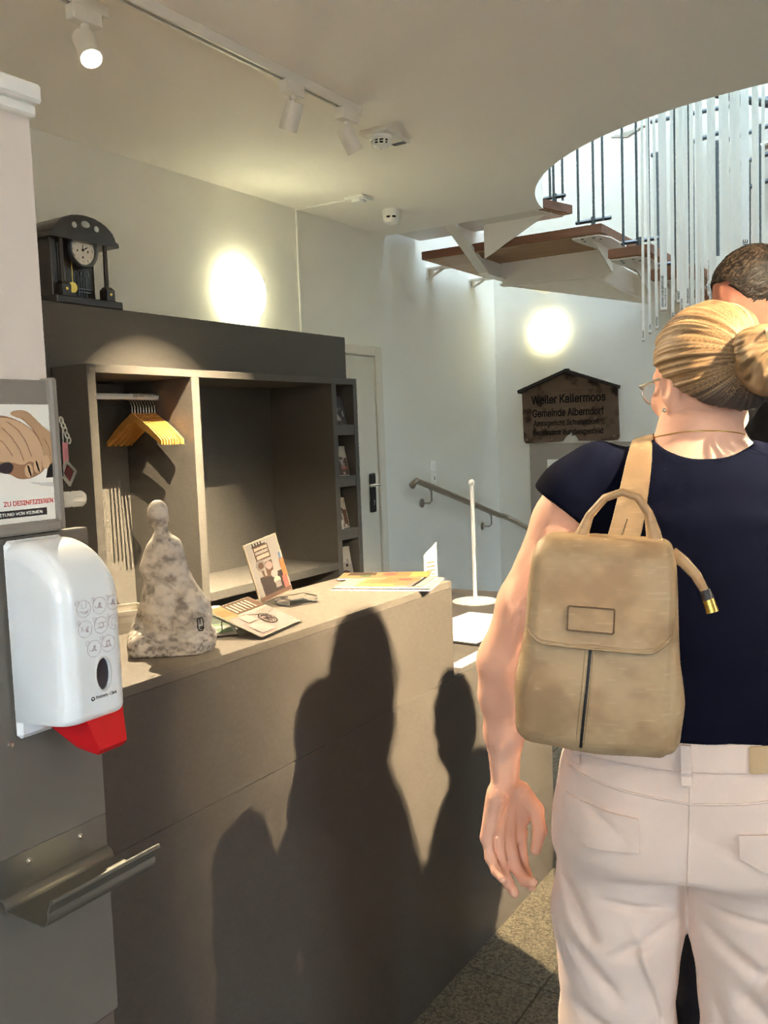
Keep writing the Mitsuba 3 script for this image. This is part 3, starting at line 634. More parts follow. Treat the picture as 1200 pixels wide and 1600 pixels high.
for z in (1.265, 1.180):
    E(k+'__plate', box(5.66, 5.742, 3.190, 3.1995, z-.041, z+.041, .003), 'm_white')
    E(k+'__rocker', box(5.674, 5.728, 3.186, 3.192, z-.027, z+.027, .003), 'm_white')
E(k+'__indicator', box(5.697, 5.707, 3.1850, 3.187, 1.170, 1.192), 'm_glassdark')

sg_ = thing('village_sign', 'old gabled wooden village sign with black lettering on the end wall', 'sign')
def W(y, z): return (6.785, y, z)
out = [(2.964, 1.795), (2.585, 1.930), (2.197, 1.790), (2.188, 1.420), (2.205, 1.400), (2.33, 1.398), (2.50, 1.402), (2.515, 1.43), (2.565, 1.478), (2.61, 1.44), (2.64, 1.402), (2.70, 1.398), (2.945, 1.393), (2.958, 1.42)]
mat('m_oldwood', proc(lambda p, n, uv: mix(mix(lin(88, 71, 58), lin(114, 94, 77), fbm(p.y*6, p.z*9, 1.5, 4)), lin(48, 34, 28), smoothstep(.50, .72, fbm(p.y*11+4, p.z*13, 3.1, 4)))), .75, .2)
mat('m_oldwooddark', (48, 42, 38), .7, .2)
def onwall(poly, th, x=6.7985): # polygon in (y, z) on the end wall, thickness towards the room
    return extr(poly, th, (x-th, 0, 0), (0, 1, 0), (0, 0, 1))
P_ = sg.Polygon(out)
zs = [1.38, 1.512, 1.655, 1.79, 1.95]
for i in range(4):
    b = P_.intersection(sg.box(2.0, zs[i]+.0004, 3.1, zs[i+1]-.0004))
    E(sg_+'__plank', onwall(b, .030+.0012*(i % 2)), 'm_oldwood')
E(sg_+'__roof_board', extr([(2.575, 1.934), (2.575, 1.958), (2.985, 1.812), (2.98, 1.788)], .075, (6.7235, 0, 0), (0, 1, 0), (0, 0, 1)), 'm_oldwooddark')
E(sg_+'__roof_board', extr([(2.595, 1.934), (2.595, 1.956), (2.178, 1.806), (2.184, 1.784)], .075, (6.7235, 0, 0), (0, 1, 0), (0, 0, 1)), 'm_oldwooddark')
for i, (s, y, z, h, w) in enumerate((('Weiler Kallermoos', 2.885, 1.700, .062, .60), ('Gemeinde Alberndorf', 2.88, 1.598, .056, .58), ('Amtsgericht Schwandorf', 2.87, 1.528, .040, .53), ('Bezirksamt Burglengenfeld', 2.88, 1.455, .040, .57))):
    t = text_at(s, h, (6.7668, y, z), (0, -1, 0), (0, 0, 1), .0022, True, w)
    E(sg_+'__lettering', t, 'm_inkdark'); 
L(sg_+'__lettering', 'faded black lettering')
for y, z in ((2.93, 1.42), (2.72, 1.42), (2.22, 1.43)): E(sg_+'__nail', cyl((6.768, y, z), (6.764, y, z), .005, 8), 'm_steel')
k = thing('display_panel', 'tall grey-beige display panel on the end wall below the wooden sign', 'panel')
E(k, box(6.780, 6.7995, 1.90, 2.915, .05, 1.385, .002), 'm_panelgrey')
k = thing('notice_sheet', 'cream notice sheet on the grey display panel beside the navy sleeve', 'notice')
E(k+'__sheet', box(6.774, 6.7795, 2.50, 2.765, .90, 1.262), 'm_paper')
E(k+'__heading', text_at('Sitzung', .018, (6.7739, 2.735, 1.205), (0, -1, 0), (0, 0, 1), .0003), 'm_ink')
E(k+'__text', cat(*[box(6.7736, 6.7739, 2.53, 2.735, 1.17-.022*i, 1.176-.022*i) for i in range(8)]), 'm_ringink')
k = thing('notice_sheet', 'pinkish notice sheet under the right half of the wooden sign', 'notice')
E(k+'__sheet', box(6.774, 6.7795, 2.25, 2.44, 1.12, 1.392), mat('m_pinkpaper', (236, 216, 204), .8, .2))
E(k+'__text', cat(*[box(6.7736, 6.7739, 2.27, 2.42, 1.34-.03*i, 1.347-.03*i) for i in range(6)]), 'm_ringink')

# ------------------------------------------------------------------ things on the counter
def vcol(m, fn):
    """Vertex colours (linear) from fn(vertices, normals)."""
    return np.clip(fn(m.vertices, m.vertex_normals), 0, 1)
def mixc(a, b, t): return np.atleast_2d(a)*(1-t[:, None])+np.atleast_2d(b)*t[:, None]
def sst(a, b, x): t = np.clip((x-a)/(b-a), 0, 1); return t*t*(3-2*t)

mat('m_plaster', VC, .75, .25)
st = thing('seated_figure', 'grey plaster sculpture of a seated cloaked figure at the counter edge', 'sculpture')
# local frame: x right as seen, y away from the viewer, z up; the figure is 29 cm tall
_a = math.radians(-52); SX = np.array([math.cos(_a), math.sin(_a), 0]); SY = np.array([-SX[1], SX[0], 0]); SO = np.array([1.232, 1.288, 1.1005])
def statue_f(P):
    q = P
    base = smax(smax(cap_d(q*np.array([1, 1.15, 1]), (-.020, .0, .024), (.042, 0, .024), .052), -(q[:, 2]), .002), q[:, 2]-.046, .012)
    plinth = box_d(q, (.0, 0, .018), (.069, .050, .020), .016)
    base = smin(base, plinth, .012)
    hip = ell_d(q, (.022, 0, .072), (.062, .048, .058))
    knee = ell_d(q, (.050, -.015, .070), (.034, .036, .040))
    back = cap_d(q*np.array([1, 1.1, 1]), (.006, .002, .10), (.000, .002, .165), .044, .036)
    shl = ell_d(q, (.006, 0, .198), (.031, .028, .028))
    side_ = cap_d(q, (.052, -.004, .075), (.020, 0, .205), .022, .012)
    lft = cap_d(q, (-.026, -.008, .165), (-.004, 0, .218), .016, .011)
    wedge = cap_d(q, (-.056, .004, .046), (-.030, .006, .130), .009, .006)
    fillw = cap_d(q, (-.050, .002, .044), (-.02, 0, .052), .012, .016)
    neck = cap_d(q, (.004, 0, .215), (.001, 0, .242), .013, .011)
    head = ell_d(q, (-.003, -.002, .265), (.0205, .0235, .0285))
    body = smin(smin(hip, back, .03), smin(shl, side_, .02), .022)
    body = smin(body, knee, .02); body = smin(body, lft, .014)
    body = smin(body, neck, .012); body = smin(body, head, .005)
    body = smin(body, smin(wedge, fillw, .02), .006)
    d = smin(body, base, .008)
    d = smax(d, -q[:, 2], .002)
    d = d+.0028*(meshkit.fbm(q*34+3, 3)-.5)+.0016*(meshkit.fbm(q*130, 2, 5)-.5)
    # carved folds of the cloak
    f1 = np.abs(q[:, 2]-(.118-.75*(q[:, 0]-.0)**1+.0)-.02); d = d+.0022*np.exp(-(f1/.004)**2)*(q[:, 2] > .075)*(q[:, 0] > -.02)
    f2 = np.abs(q[:, 0]-.018-.1*(q[:, 2]-.07)); d = d+.0018*np.exp(-(f2/.0025)**2)*(q[:, 2] < .105)*(q[:, 2] > .048)
    f3 = np.abs(q[:, 0]+.012+.12*(q[:, 2]-.1)); d = d+.0016*np.exp(-(f3/.003)**2)*(q[:, 2] < .135)*(q[:, 2] > .08)
    return d
sm = nets(statue_f, (-.09, -.075, -.01), (.11, .075, .31), .0022)
def statue_c(v, n):
    a = meshkit.fbm(v*55, 4, 1); b = meshkit.fbm(v*160, 3, 2); c = meshkit.fbm(v*np.array([60, 60, 24]), 3, 7)
    t = sst(.50, .62, .35*a+.65*b)*sst(.42, .60, c)
    t = np.maximum(t*.75, sst(.585, .64, .6*a+.4*b)*.9)
    fade = sst(.30, .24, v[:, 2])
    lo = sst(.055, .03, v[:, 2])*sst(.42, .6, b)
    return mixc(mixc(lin(194, 187, 176), lin(156, 148, 138), sst(.35, .7, a)), lin(72, 63, 56), np.clip((t*.55+lo*.4)*fade, 0, .8))
sc_ = statue_c(sm.vertices, sm.vertex_normals)
Ms = np.stack([SX, SY, [0, 0, 1]], 1)
E(st+'__body', xf(sm, Ms, SO), 'm_plaster', True, color=sc_)
def st_pt(x, z):
    y = -.075
    for _ in range(60):
        d = statue_f(np.array([[x, y, z]]))[0]
        if d < .0004: break
        y += max(d*.7, .0003)
    return SO+Ms@np.array([x, y-.0004, z])
def stroke(pp): return tube([st_pt(x, z) for x, z in pp], .0011, 6)
ex, ez = .070, .062
mk = [stroke([(ex-.005, ez-.010), (ex-.005, ez+.008), (ex-.0025, ez+.010), (ex-.0005, ez+.007), (ex-.0005, ez-.002)]),
      stroke([(ex-.0005, ez+.007), (ex+.002, ez+.010), (ex+.0045, ez+.007), (ex+.0045, ez-.012)]),
      stroke([(ex-.005, ez-.010), (ex-.003, ez-.016), (ex+.002, ez-.016), (ex+.0045, ez-.012)]),
      stroke([(ex+.001+.0022*math.cos(t), ez-.010+.0022*math.sin(t)) for t in np.linspace(0, 2*PI, 9)])]
E(st+'__painted_emblem', cat(mk), 'm_inkdark'); L(st+'__painted_emblem', 'small dark painted sign')

# acrylic leaflet stands; printed sheets: small flat shapes in the colours of their prints
def prints(key, O, X, Y, items):
    """items: (colour material, polygon) in the sheet's own metres; lies just above the sheet."""
    X, Y = np.array(X, float)/np.linalg.norm(X), np.array(Y, float); Y = Y-X*(Y@X); Y /= np.linalg.norm(Y); N = np.cross(X, Y)
    by = {}
    for i, (m_, poly) in enumerate(items): by.setdefault(m_, []).append(extr(poly, .00012, np.array(O)+N*(.0002+.00013*i), X, Y))
    for m_, ms in by.items(): E(key+'__print', cat(ms), m_)
def circ(x, y, r, r0=0):
    p = sg.Point(x, y).buffer(r, 20); return p.difference(sg.Point(x, y).buffer(r0, 20)) if r0 else p
def rect(x0, y0, x1, y1): return sg.box(x0, y0, x1, y1)
def slabm(O, X, Y, w, h, t):
    return extr(rect(0, 0, w, h), t, np.array(O)-np.cross(np.array(X)/np.linalg.norm(X), np.array(Y)/np.linalg.norm(Y))*t, X, Y)
for n_, c_ in (('m_p_sand', (178, 144, 98)), ('m_p_brown', (92, 66, 52)), ('m_p_cream', (206, 194, 174)), ('m_p_grey', (150, 142, 134)), ('m_p_green', (98, 128, 84)), ('m_p_dgreen', (54, 72, 48)),
               ('m_p_orange', (196, 128, 80)), ('m_p_blue', (96, 128, 164)), ('m_p_rose', (186, 158, 152)), ('m_p_yellow', (204, 172, 96)), ('m_p_red', (168, 92, 84)), ('m_p_lgrey', (176, 170, 162)), ('m_p_dark', (46, 36, 34))):
    mat(n_, tuple(.84*v for v in c_), .45, .4)
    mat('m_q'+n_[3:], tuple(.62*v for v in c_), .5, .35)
rng = np.random.default_rng(11)
# upright booklet
bk = thing('booklet', 'upright booklet showing a radio set on an acrylic stand', 'booklet')
BX = np.array([.93, -.30, 0]); BX /= np.linalg.norm(BX); BN = np.cross(BX, [0, 0, 1]); BY = np.array([-.20, .16, 1.0]); BY /= np.linalg.norm(BY)
BO = np.array([1.692, 1.440, 1.1012])
BX = BX-BY*(BX@BY); BX /= np.linalg.norm(BX)
w_, h_ = .098, .150
E(bk+'__cover', slabm(BO, BX, BY, w_, h_, .005), 'm_p_cream')
it = [('m_p_lgrey', rect(.004, .004, w_-.003, h_-.003)), ('m_p_brown', rect(.022, .10, .066, .136)), ('m_p_cream', rect(.025, .126, .063, .133)), ('m_p_lgrey', rect(.025, .116, .063, .123)), ('m_p_cream', rect(.026, .104, .062, .113)),
      ('m_p_dark', rect(.020, .136, .060, .139)), *[('m_p_dark', rect(.022+.008*i, .138, .026+.008*i, .146)) for i in range(4)],
      ('m_p_dark', rect(.018, .012, .085, .060)), ('m_p_brown', sg.Polygon([(.030, .058), (.060, .052), (.064, .094), (.024, .090)])), ('m_p_grey', circ(.030, .088, .014)), ('m_p_brown', circ(.030, .088, .008)), ('m_p_rose', circ(.052, .082, .010)),
      ('m_p_lgrey', rect(.034, .060, .040, .080)), ('m_p_lgrey', circ(.060, .058, .010)), ('m_p_cream', circ(.063, .040, .010)), ('m_p_grey', rect(.055, .022, .071, .038)), ('m_p_orange', rect(.083, .040, .096, .088)), ('m_p_red', rect(.078, .012, .092, .045)), ('m_p_blue', rect(.086, .086, .091, .104)), ('m_p_brown', rect(.004, .004, .095, .014))]
prints(bk, BO, BX, BY, it)
E(bk+'__stand', cat(box(1.69, 1.79, 1.435, 1.448, 1.1005, 1.1035)), 'm_acrylic')
# cash tray of clear acrylic beside it
k = thing('acrylic_block', 'clear acrylic block behind the leaning leaflet stand', 'acrylic stand')
E(k, xf(cat(box(-.042, .042, -.03, .03, 0, .004, .001), box(-.042, .042, .022, .03, .004, .018, .001), box(-.042, -.036, -.03, .022, .004, .018, .001), box(.036, .042, -.03, .022, .004, .018, .001)), rotz(-.35), (1.735, 1.365, 1.1005)), 'm_acrylic')
def leaflet(name_lab, c0, c1, c2, items, stand=True):
    """c0 lower left, c1 lower right, c2 upper left corner."""
    k = thing('leaflet_stand', name_lab, 'leaflet')
    c0, c1, c2 = (np.array(c, float) for c in (c0, c1, c2)); X = c1-c0; Y = c2-c0
    w, h = np.linalg.norm(X), np.linalg.norm(Y-X*(X@Y)/(X@X))
    Xu = X/w; Yu = Y-Xu*(Y@Xu); Yu /= np.linalg.norm(Yu); N = np.cross(Xu, Yu)
    E(k+'__leaflet', slabm(c0, Xu, Yu, w, h, .0012), 'm_p_cream')
    prints(k, c0, Xu, Yu, [(m_, p.buffer(0) if not isinstance(p, tuple) else p) for m_, p in items(w, h)])
    if stand:
        E(k+'__acrylic_back', slabm(c0-N*.0016-Xu*.003-Yu*.004, Xu, Yu, w+.006, h+.006, .0025), 'm_acrylic')
        leg = c0+Yu*(h*.75)-N*.004
        z_ = 1.1008
        E(k+'__acrylic_leg', hull(*[leg+Xu*a+b for a in (0.01, w-.01) for b in (np.zeros(3), np.array([0, .003, 0]))], *[np.array([*(leg+Xu*a+np.array([0, dy_, 0]))[:2], z_]) for a in (.01, w-.01) for dy_ in (0, .003)]), 'm_acrylic')
    return k
def wheel(w, h):
    c = sg.Point(w*.60, h*.33)
    s = [('m_p_rose', rect(.002, .002, w-.002, h*.62)), ('m_p_sand', rect(.002, h*.62, w*.30, h-.002)), ('m_p_brown', rect(w*.30, h*.66, w-.002, h-.002)), ('m_p_orange', rect(.004, h*.70, w*.26, h*.88))]
    s += [('m_p_cream', rect(w*(.34+.09*i), h*.70, w*(.38+.09*i), h*.93)) for i in range(6)]
    s += [('m_p_grey', sg.Polygon([(w*.3, h*.62), (w*.55, h*.55), (w*.98, h*.62), (w*.98, h*.48), (w*.7, h*.44)])), ('m_p_lgrey', rect(w*.1, h*.06, w*.42, h*.34)), ('m_p_cream', rect(w*.2, h*.38, w*.4, h*.58))]
    s += [('m_p_dark', circ(w*.60, h*.33, .022, .0185)), ('m_p_cream', circ(w*.60, h*.33, .0185, .0165)), ('m_p_dark', circ(w*.60, h*.33, .0165, .0150))]
    for i in range(10):
        a = i*PI/5; s.append(('m_p_dark', sg.LineString([(w*.6, h*.33), (w*.6+.0165*math.cos(a), h*.33+.0165*math.sin(a))]).buffer(.0009)))
    s.append(('m_p_dark', circ(w*.6, h*.33, .004)))
    return s
leaflet('leaflet with a cart wheel leaning in a clear acrylic stand', (1.388, 1.184, 1.106), (1.552, 1.213, 1.106), (1.425, 1.320, 1.154), wheel)
def greens(w, h):
    return [('m_p_lgrey', rect(.002, .002, w-.002, h-.002)), ('m_p_green', rect(w*.35, h*.30, w-.003, h*.70)), ('m_p_dgreen', rect(w*.42, h*.36, w*.92, h*.62)), ('m_p_dgreen', rect(w*.05, h*.04, w*.6, h*.22)), ('m_p_green', rect(w*.62, h*.06, w*.95, h*.2)),
            ('m_p_cream', rect(w*.06, h*.28, w*.3, h*.66)), ('m_p_green', rect(w*.08, h*.34, w*.26, h*.46)), ('m_p_dark', circ(w*.25, h*.82, .004)), ('m_p_rose', rect(w*.4, h*.76, w*.9, h*.92))]
leaflet('green printed leaflet in an acrylic stand beside the sculpture', (1.322, 1.320, 1.104), (1.402, 1.260, 1.104), (1.437, 1.473, 1.132), greens)

# magazines fanned out at the right end of the raised counter
def mag(lab, O, ang, w, h, t, items, curl=0.0):
    k = thing('magazine', lab, 'magazine')
    X = np.array([math.cos(ang), math.sin(ang), 0]); Y = np.array([-X[1], X[0], 0])
    E(k+'__pages', slabm(np.array(O)+[0, 0, t], X, Y, w, h, t), 'm_paper')
    E(k+'__cover', slabm(np.array(O)+[0, 0, t+.0003], X, Y, w, h, .0003), 'm_q_cream')
    prints(k, np.array(O)+[0, 0, t+.0003], X, Y, items)
A1 = math.radians(-58)
W4, H4 = .21, .297
mag('dark-backed magazine lowest in the fanned pile on the counter', (1.915, 1.392, 1.1003), math.radians(-72), .265, .20, .004, [('m_q_dark', rect(.001, .001, .264, .012)), ('m_q_cream', rect(.002, .012, .26, .19))])
mag('yellow and white magazine on top of the dark-backed one', (1.935, 1.392, 1.1052), math.radians(-74), .235, .19, .003, [('m_q_lgrey', rect(.001, .001, .234, .188)), ('m_q_yellow', rect(.05, .01, .16, .13)), ('m_q_sand', rect(.06, .05, .15, .12)), ('m_q_orange', rect(.10, .07, .20, .15)), ('m_q_red', circ(.16, .12, .02)), ('m_q_sand', rect(.15, .02, .225, .10)), ('m_q_grey', rect(.19, .01, .225, .09)), ('m_q_dark', rect(.205, .01, .213, .16)), ('m_q_cream', rect(.214, .01, .232, .17))])
mag('colourful magazine at the back right corner of the pile', (2.045, 1.462, 1.1048), math.radians(-66), .255, .105, .0038, [('m_q_sand', rect(.001, .001, .254, .104)), ('m_q_brown', rect(.02, .05, .10, .10)), ('m_q_orange', rect(.12, .02, .20, .09)), ('m_q_red', circ(.14, .06, .02)), ('m_q_green', rect(.06, .02, .09, .05)), ('m_q_yellow', rect(.2, .01, .25, .10))])
# light wooden crate with print behind the sculpture
k = thing('card_box', 'pale ribbed box of cards behind the sculpture', 'box')
E(k, xf(cat(box(-.10, .06, -.05, .05, 0, .012, .001), box(-.10, .06, -.05, -.046, .012, .30, .001), box(-.10, .06, .046, .05, .012, .30, .001), box(-.10, -.096, -.046, .046, .012, .30, .001), box(.056, .06, -.046, .046, .012, .30, .001)), rotz(-.5), (1.385, 1.60, .8355)), 'm_kraft')

# things on the lower desk
k = thing('flag_stand', 'slim white table pole with ball top and round foot on the lower desk', 'table pole')
px, py = 3.18, 1.612
E(k+'__foot', lathe([(0, 0), (.090, 0), (.090, .004), (.076, .008), (.012, .011), (.009, .02), (0, .02)], 40, (px, py, .8355)), 'm_white', 35)
E(k+'__pole', cyl((px, py, .85), (px, py, 1.292), .0082, 16), 'm_white', 40)
E(k+'__ball', trimesh.creation.icosphere(2, .0140), 'm_white', True); scene[k+'__ball']['to_world'] = T().translate([px, py, 1.303])
k = thing('document', 'white sheet on a black folder on the lower desk', 'papers')
E(k+'__folder', xf(box(-.22, .22, -.145, .145, 0, .005, .001), rotz(-.06), (2.735, 1.395, .8355)), 'm_black'); L(k+'__folder', 'black folder')
E(k+'__sheet', xf(box(-.21, .21, -.135, .135, .0052, .0075), rotz(-.06), (2.737, 1.40, .8355)), 'm_paper')
k = thing('document', 'loose white papers at the desk edge in front of the black folder', 'papers')
E(k, xf(box(-.15, .15, -.022, .022, 0, .0015), rotz(.02), (2.40, 1.215, .8355)), 'm_paper')
k = thing('card_sign', 'small upright white card behind the magazines', 'card')
CO = (2.725, 1.575, .915)
E(k+'__card', xf(hull((0, 0, 0), (.066, 0, .0), (0, 0, .165), (.066, 0, .205), (0, .002, 0), (.066, .002, 0), (0, .002, .165), (.066, .002, .205)), rotz(-.25), CO), 'm_paper')
E(k+'__print', xf(cat(*[box(.012, .054, -.0006, -.0003, .05+.014*i, .0545+.014*i) for i in range(7)]), rotz(-.25), CO), 'm_p_sand')
E(k+'__stand', cat(xf(box(-.005, .071, -.03, .03, 0, .006), rotz(-.25), (CO[0], CO[1], .8355)), xf(box(.0, .066, .0022, .006, .006, .16), rotz(-.25), (CO[0], CO[1], .8355))), 'm_acrylic')

# postcards and brochures in the narrow shelf
def standing(lab, x, y, z, w, h, lean, yaw, cols, cat_='brochure'):
    k = thing('brochure', lab, cat_)
    X = np.array([math.cos(yaw), math.sin(yaw), 0]); Y = np.array([-math.sin(yaw)*math.sin(lean), math.cos(yaw)*math.sin(lean), math.cos(lean)])
    O = np.array([x, y, z+.0008])
    E(k+'__cover', slabm(O, X, Y, w, h, .006), cols[0])
    r = np.random.default_rng(int(x*1000+z*7919)); its = []
    for i in range(14):
        a, b = r.uniform(.02, .8)*w, r.uniform(.02, .55)*h
        its.append((cols[1+i % (len(cols)-1)], rect(a, b, min(w*.97, a+w*r.uniform(.08, .3)), b+h*r.uniform(.06, .25))))
    its = [(cols[1], rect(w*.03, h*.02, w*.97, h*.6))]+its
    prints(k, O, X, Y, its)
xs0 = 3.930
standing('dark brochure leaning in the top compartment of the narrow shelf', xs0+.005, 2.785, 1.563, .09, .155, .22, -.20, ['m_p_dark', 'm_p_dark', 'm_p_grey', 'm_p_brown', 'm_p_lgrey'])
standing('blue and white brochure in the second compartment of the narrow shelf', xs0-.020, 2.785, 1.293, .125, .16, .20, -.1, ['m_p_cream', 'm_p_brown', 'm_p_rose', 'm_p_red', 'm_p_grey'])
E('brochure_001__sky_print', slabm((xs0-.013, 2.782+.022, 1.293+.105), (1, -.1, 0), (0, .2, 1), .06, .04, .0005), 'm_p_blue')
standing('tilted brown and white brochure in the third compartment of the narrow shelf', xs0+.008, 2.80, 1.013, .100, .165, .22, -.12, ['m_p_cream', 'm_p_brown', 'm_p_grey', 'm_p_lgrey', 'm_p_red'])
standing('small white card at the left of the third compartment of the narrow shelf', xs0-.030, 2.765, 1.013, .045, .05, .15, -.12, ['m_p_cream', 'm_p_lgrey', 'm_p_cream'], 'card')
standing('grey picture brochure in the lowest visible compartment of the narrow shelf', xs0-.015, 2.785, .748, .12, .165, .18, -.12, ['m_p_lgrey', 'm_p_grey', 'm_p_dark', 'm_p_lgrey', 'm_p_brown'])
standing('dark and white brochure behind the grey one in the lowest visible compartment', xs0-.020, 2.88, .748, .13, .22, .12, -.12, ['m_p_lgrey', 'm_p_dark', 'm_p_cream', 'm_p_dark'])

# ------------------------------------------------------------------ staircase in the stairwell
sc = thing('staircase', 'wooden-tread staircase with white steel stringers in the stairwell', 'staircase')
def tread(poly, z, th=.052):
    E(sc+'__tread', extr(sg.Polygon(poly).buffer(-.002), th, (0, 0, z)), 'm_tread')
    E(sc+'__tread_underside', extr(sg.Polygon(poly).buffer(-.012), .003, (0, 0, z-.0032)), 'm_treadunder')
tread([(5.20, 2.16), (5.55, 2.06), (5.57, 3.17), (5.20, 3.17)], 2.822)            # top step at the ceiling edge
tread([(5.43, 1.84), (6.50, 1.84), (6.50, 3.08), (5.43, 3.08)], 2.66)             # landing
tread([(5.43, 1.805), (6.45, 1.835), (6.45, 1.56), (5.43, 1.545)], 2.50)
tread([(5.41, 1.55), (6.40, 1.56), (6.40, 1.28), (5.38, 1.27)], 2.34)
tread([(5.36, 1.27), (6.40, 1.28), (6.40, 1.00), (5.30, .985)], 2.18)
tread([(5.28, .985), (6.40, 1.0), (6.40, .72), (5.20, .70)], 2.02)
tread([(5.18, .70), (6.40, .72), (6.40, .44), (5.10, .42)], 1.86)
def plate(pts, nrm_off, key='stringer'):
    """A flat steel plate: pts in 3-D (planar), thickened by the vector nrm_off."""
    P = np.array(pts, float); o = np.array(nrm_off, float)
    n = len(P); V = np.vstack([P, P+o]); c = len(V); V = np.vstack([V, P.mean(0), P.mean(0)+o]); Fc = []
    for j in range(n):
        k2 = (j+1) % n
        Fc += [[c, k2, j], [c+1, n+j, n+k2], [j, k2, n+k2], [j, n+k2, n+j]]
    m = trimesh.Trimesh(V, Fc, process=False); m.fix_normals(); E(sc+'__'+key, m, 'm_stairwhite')
def bar(a, b, w, h, up=(0, 0, 1), key='stringer_flange'):
    a, b = np.array(a, float), np.array(b, float); d = (b-a)/np.linalg.norm(b-a)
    s = np.cross(d, up); s /= np.linalg.norm(s); u = np.cross(s, d)
    E(sc+'__'+key, hull(*[p+s*i*w/2+u*j*h/2 for p in (a, b) for i in (-1, 1) for j in (-1, 1)]), 'm_stairwhite')
# sloping bar from the ceiling edge and horizontal flange along the wall side
bar((5.16, 2.72, 2.805), (5.66, 2.72, 2.555), .07, .028)
bar((5.63, 2.72, 2.552), (6.76, 2.72, 2.552), .07, .016)
plate([(5.30, 2.735, 2.822), (5.66, 2.735, 2.56), (6.76, 2.735, 2.56), (6.76, 2.735, 2.66), (5.70, 2.735, 2.66), (5.70, 2.735, 2.822)], (0, .010, 0))
# triangular fin under the top step
plate([(5.40, 2.60, 2.818), (5.40, 2.14, 2.818), (5.40, 2.20, 2.800), (5.40, 2.52, 2.64), (5.40, 2.60, 2.60)], (.010, 0, 0), 'bracket_fin')
plate([(5.22, 2.20, 2.8185), (5.54, 2.12, 2.8185), (5.54, 3.15, 2.8185), (5.22, 3.15, 2.8185)], (0, 0, -.008), 'support_plate')
# cross beam under the landing, carrying on down the flight
plate([(5.92, 2.72, 2.657), (5.92, 2.00, 2.657), (5.92, 1.84, 2.50), (5.92, 1.55, 2.34), (5.92, 1.27, 2.18), (5.92, .99, 2.02), (5.92, .42, 1.70), (5.92, .42, 1.56), (5.92, 1.20, 1.99), (5.92, 1.728, 2.30), (5.92, 2.063, 2.485), (5.92, 2.72, 2.505)], (.012, 0, 0))
bar((5.92, 2.72, 2.505), (5.92, 2.063, 2.485), .075, .014, key='stringer_flange')
bar((5.92, 2.063, 2.485), (5.92, 1.20, 1.992), .075, .014)
bar((5.92, 1.20, 1.992), (5.92, .42, 1.56), .075, .014)
# tread brackets: rounded plates with screws beneath each tread end, and the sloping web
def bracket(x, y, z, w=.22):
    pl = sg.Polygon([(x, y), (x+.10, y), (x+.44, y-.03), (x+.44, y-.16), (x+.10, y-.17), (x, y-.14)]).buffer(.02)
    E(sc+'__bracket_plate', extr(pl, .008, (0, 0, z-.0115)), 'm_stairwhite')
    E(sc+'__bracket_screw', cat(*[cyl((x+a, y-b, z-.0115), (x+a, y-b, z-.0155), .009, 10) for a, b in ((.02, .04), (.02, .11), (.09, .03), (.09, .13))]), 'm_darksteel')
    plate([(x+.08, y-.085, z-.012), (x+.47, y-.085, z-.012), (x+.47, y-.085, z-.17)], (0, .008, 0), 'bracket_fin')
bracket(5.47, 2.02, 2.658); bracket(5.47, 1.78, 2.498); bracket(5.47, 1.52, 2.338); bracket(5.44, 1.24, 2.178)
for x in (5.75, 6.40):
    E(sc+'__wall_bracket', cat(box(x-.045, x+.045, 3.190, 3.199, 2.59, 2.655), box(x-.045, x+.045, 3.05, 3.199, 2.648, 2.658), cyl((x, 3.190, 2.60), (x, 3.09, 2.645), .009, 12), cyl((x, 3.185, 2.61), (x, 3.199, 2.61), .022, 14)), 'm_stairwhite')
# balusters in clamp plates, and the handrail they carry
def balus(x, y, z, h):
    E(sc+'__baluster', cyl((x, y, z), (x, y, z+h), .0075, 10), 'm_darksteel')
def clamp(x, y, z, ln=.24, d=(0, 1)):
    d = np.array([d[0], d[1], 0.])
    a = np.array([x, y, z])
    E(sc+'__clamp_plate', cat(tube([a-d*ln/2+[0, 0, .03], a+d*ln/2+[0, 0, .03]], .012, 4), cyl(a, a+[0, 0, .05], .014, 10), cyl(a+[.02, .0, 0], a+[.02, 0, .045], .007, 8), cyl(a-[.02, .0, 0], a+[-.02, 0, .045], .007, 8)), 'm_darksteel')
clamp(5.46, 1.90, 2.712, .22); [balus(x, y, 2.73, 1.05) for x, y in ((5.44, 1.985), (5.47, 1.90), (5.45, 1.835))]
clamp(5.46, 1.62, 2.552, .22); [balus(x, y, 2.56, 1.05) for x, y in ((5.45, 1.715), (5.46, 1.635), (5.46, 1.565))]
clamp(5.42, 1.40, 2.392, .20); [balus(x, y, 2.40, 1.05) for x, y in ((5.42, 1.475), (5.41, 1.40), (5.40, 1.325))]
clamp(5.36, 1.12, 2.232, .20); [balus(x, y, 2.24, 1.05) for x, y in ((5.35, 1.20), (5.34, 1.12), (5.33, 1.05))]
clamp(5.40, 2.12, 2.874, .14); [balus(x, y, 2.88, 1.0) for x, y in ((5.28, 2.10), (5.30, 2.085), (5.42, 2.075))]
E(sc+'__handrail', cat(tube([(5.30, 2.10, 3.92), (5.43, 2.03, 3.80), (5.455, 1.90, 3.75), (5.455, 1.62, 3.58), (5.41, 1.40, 3.42), (5.34, 1.12, 3.26), (5.2, .8, 3.1)], .021, 14, flat=(1.2, .8))), 'm_darksteel', 40)
E(sc+'__curved_panel', hull((5.44, 1.78, 3.200), (5.46, 1.575, 3.235), (5.47, 1.78, 3.200), (5.49, 1.575, 3.235), (5.45, 1.69, 3.185), (5.48, 1.69, 3.185)), 'm_stairwhite')

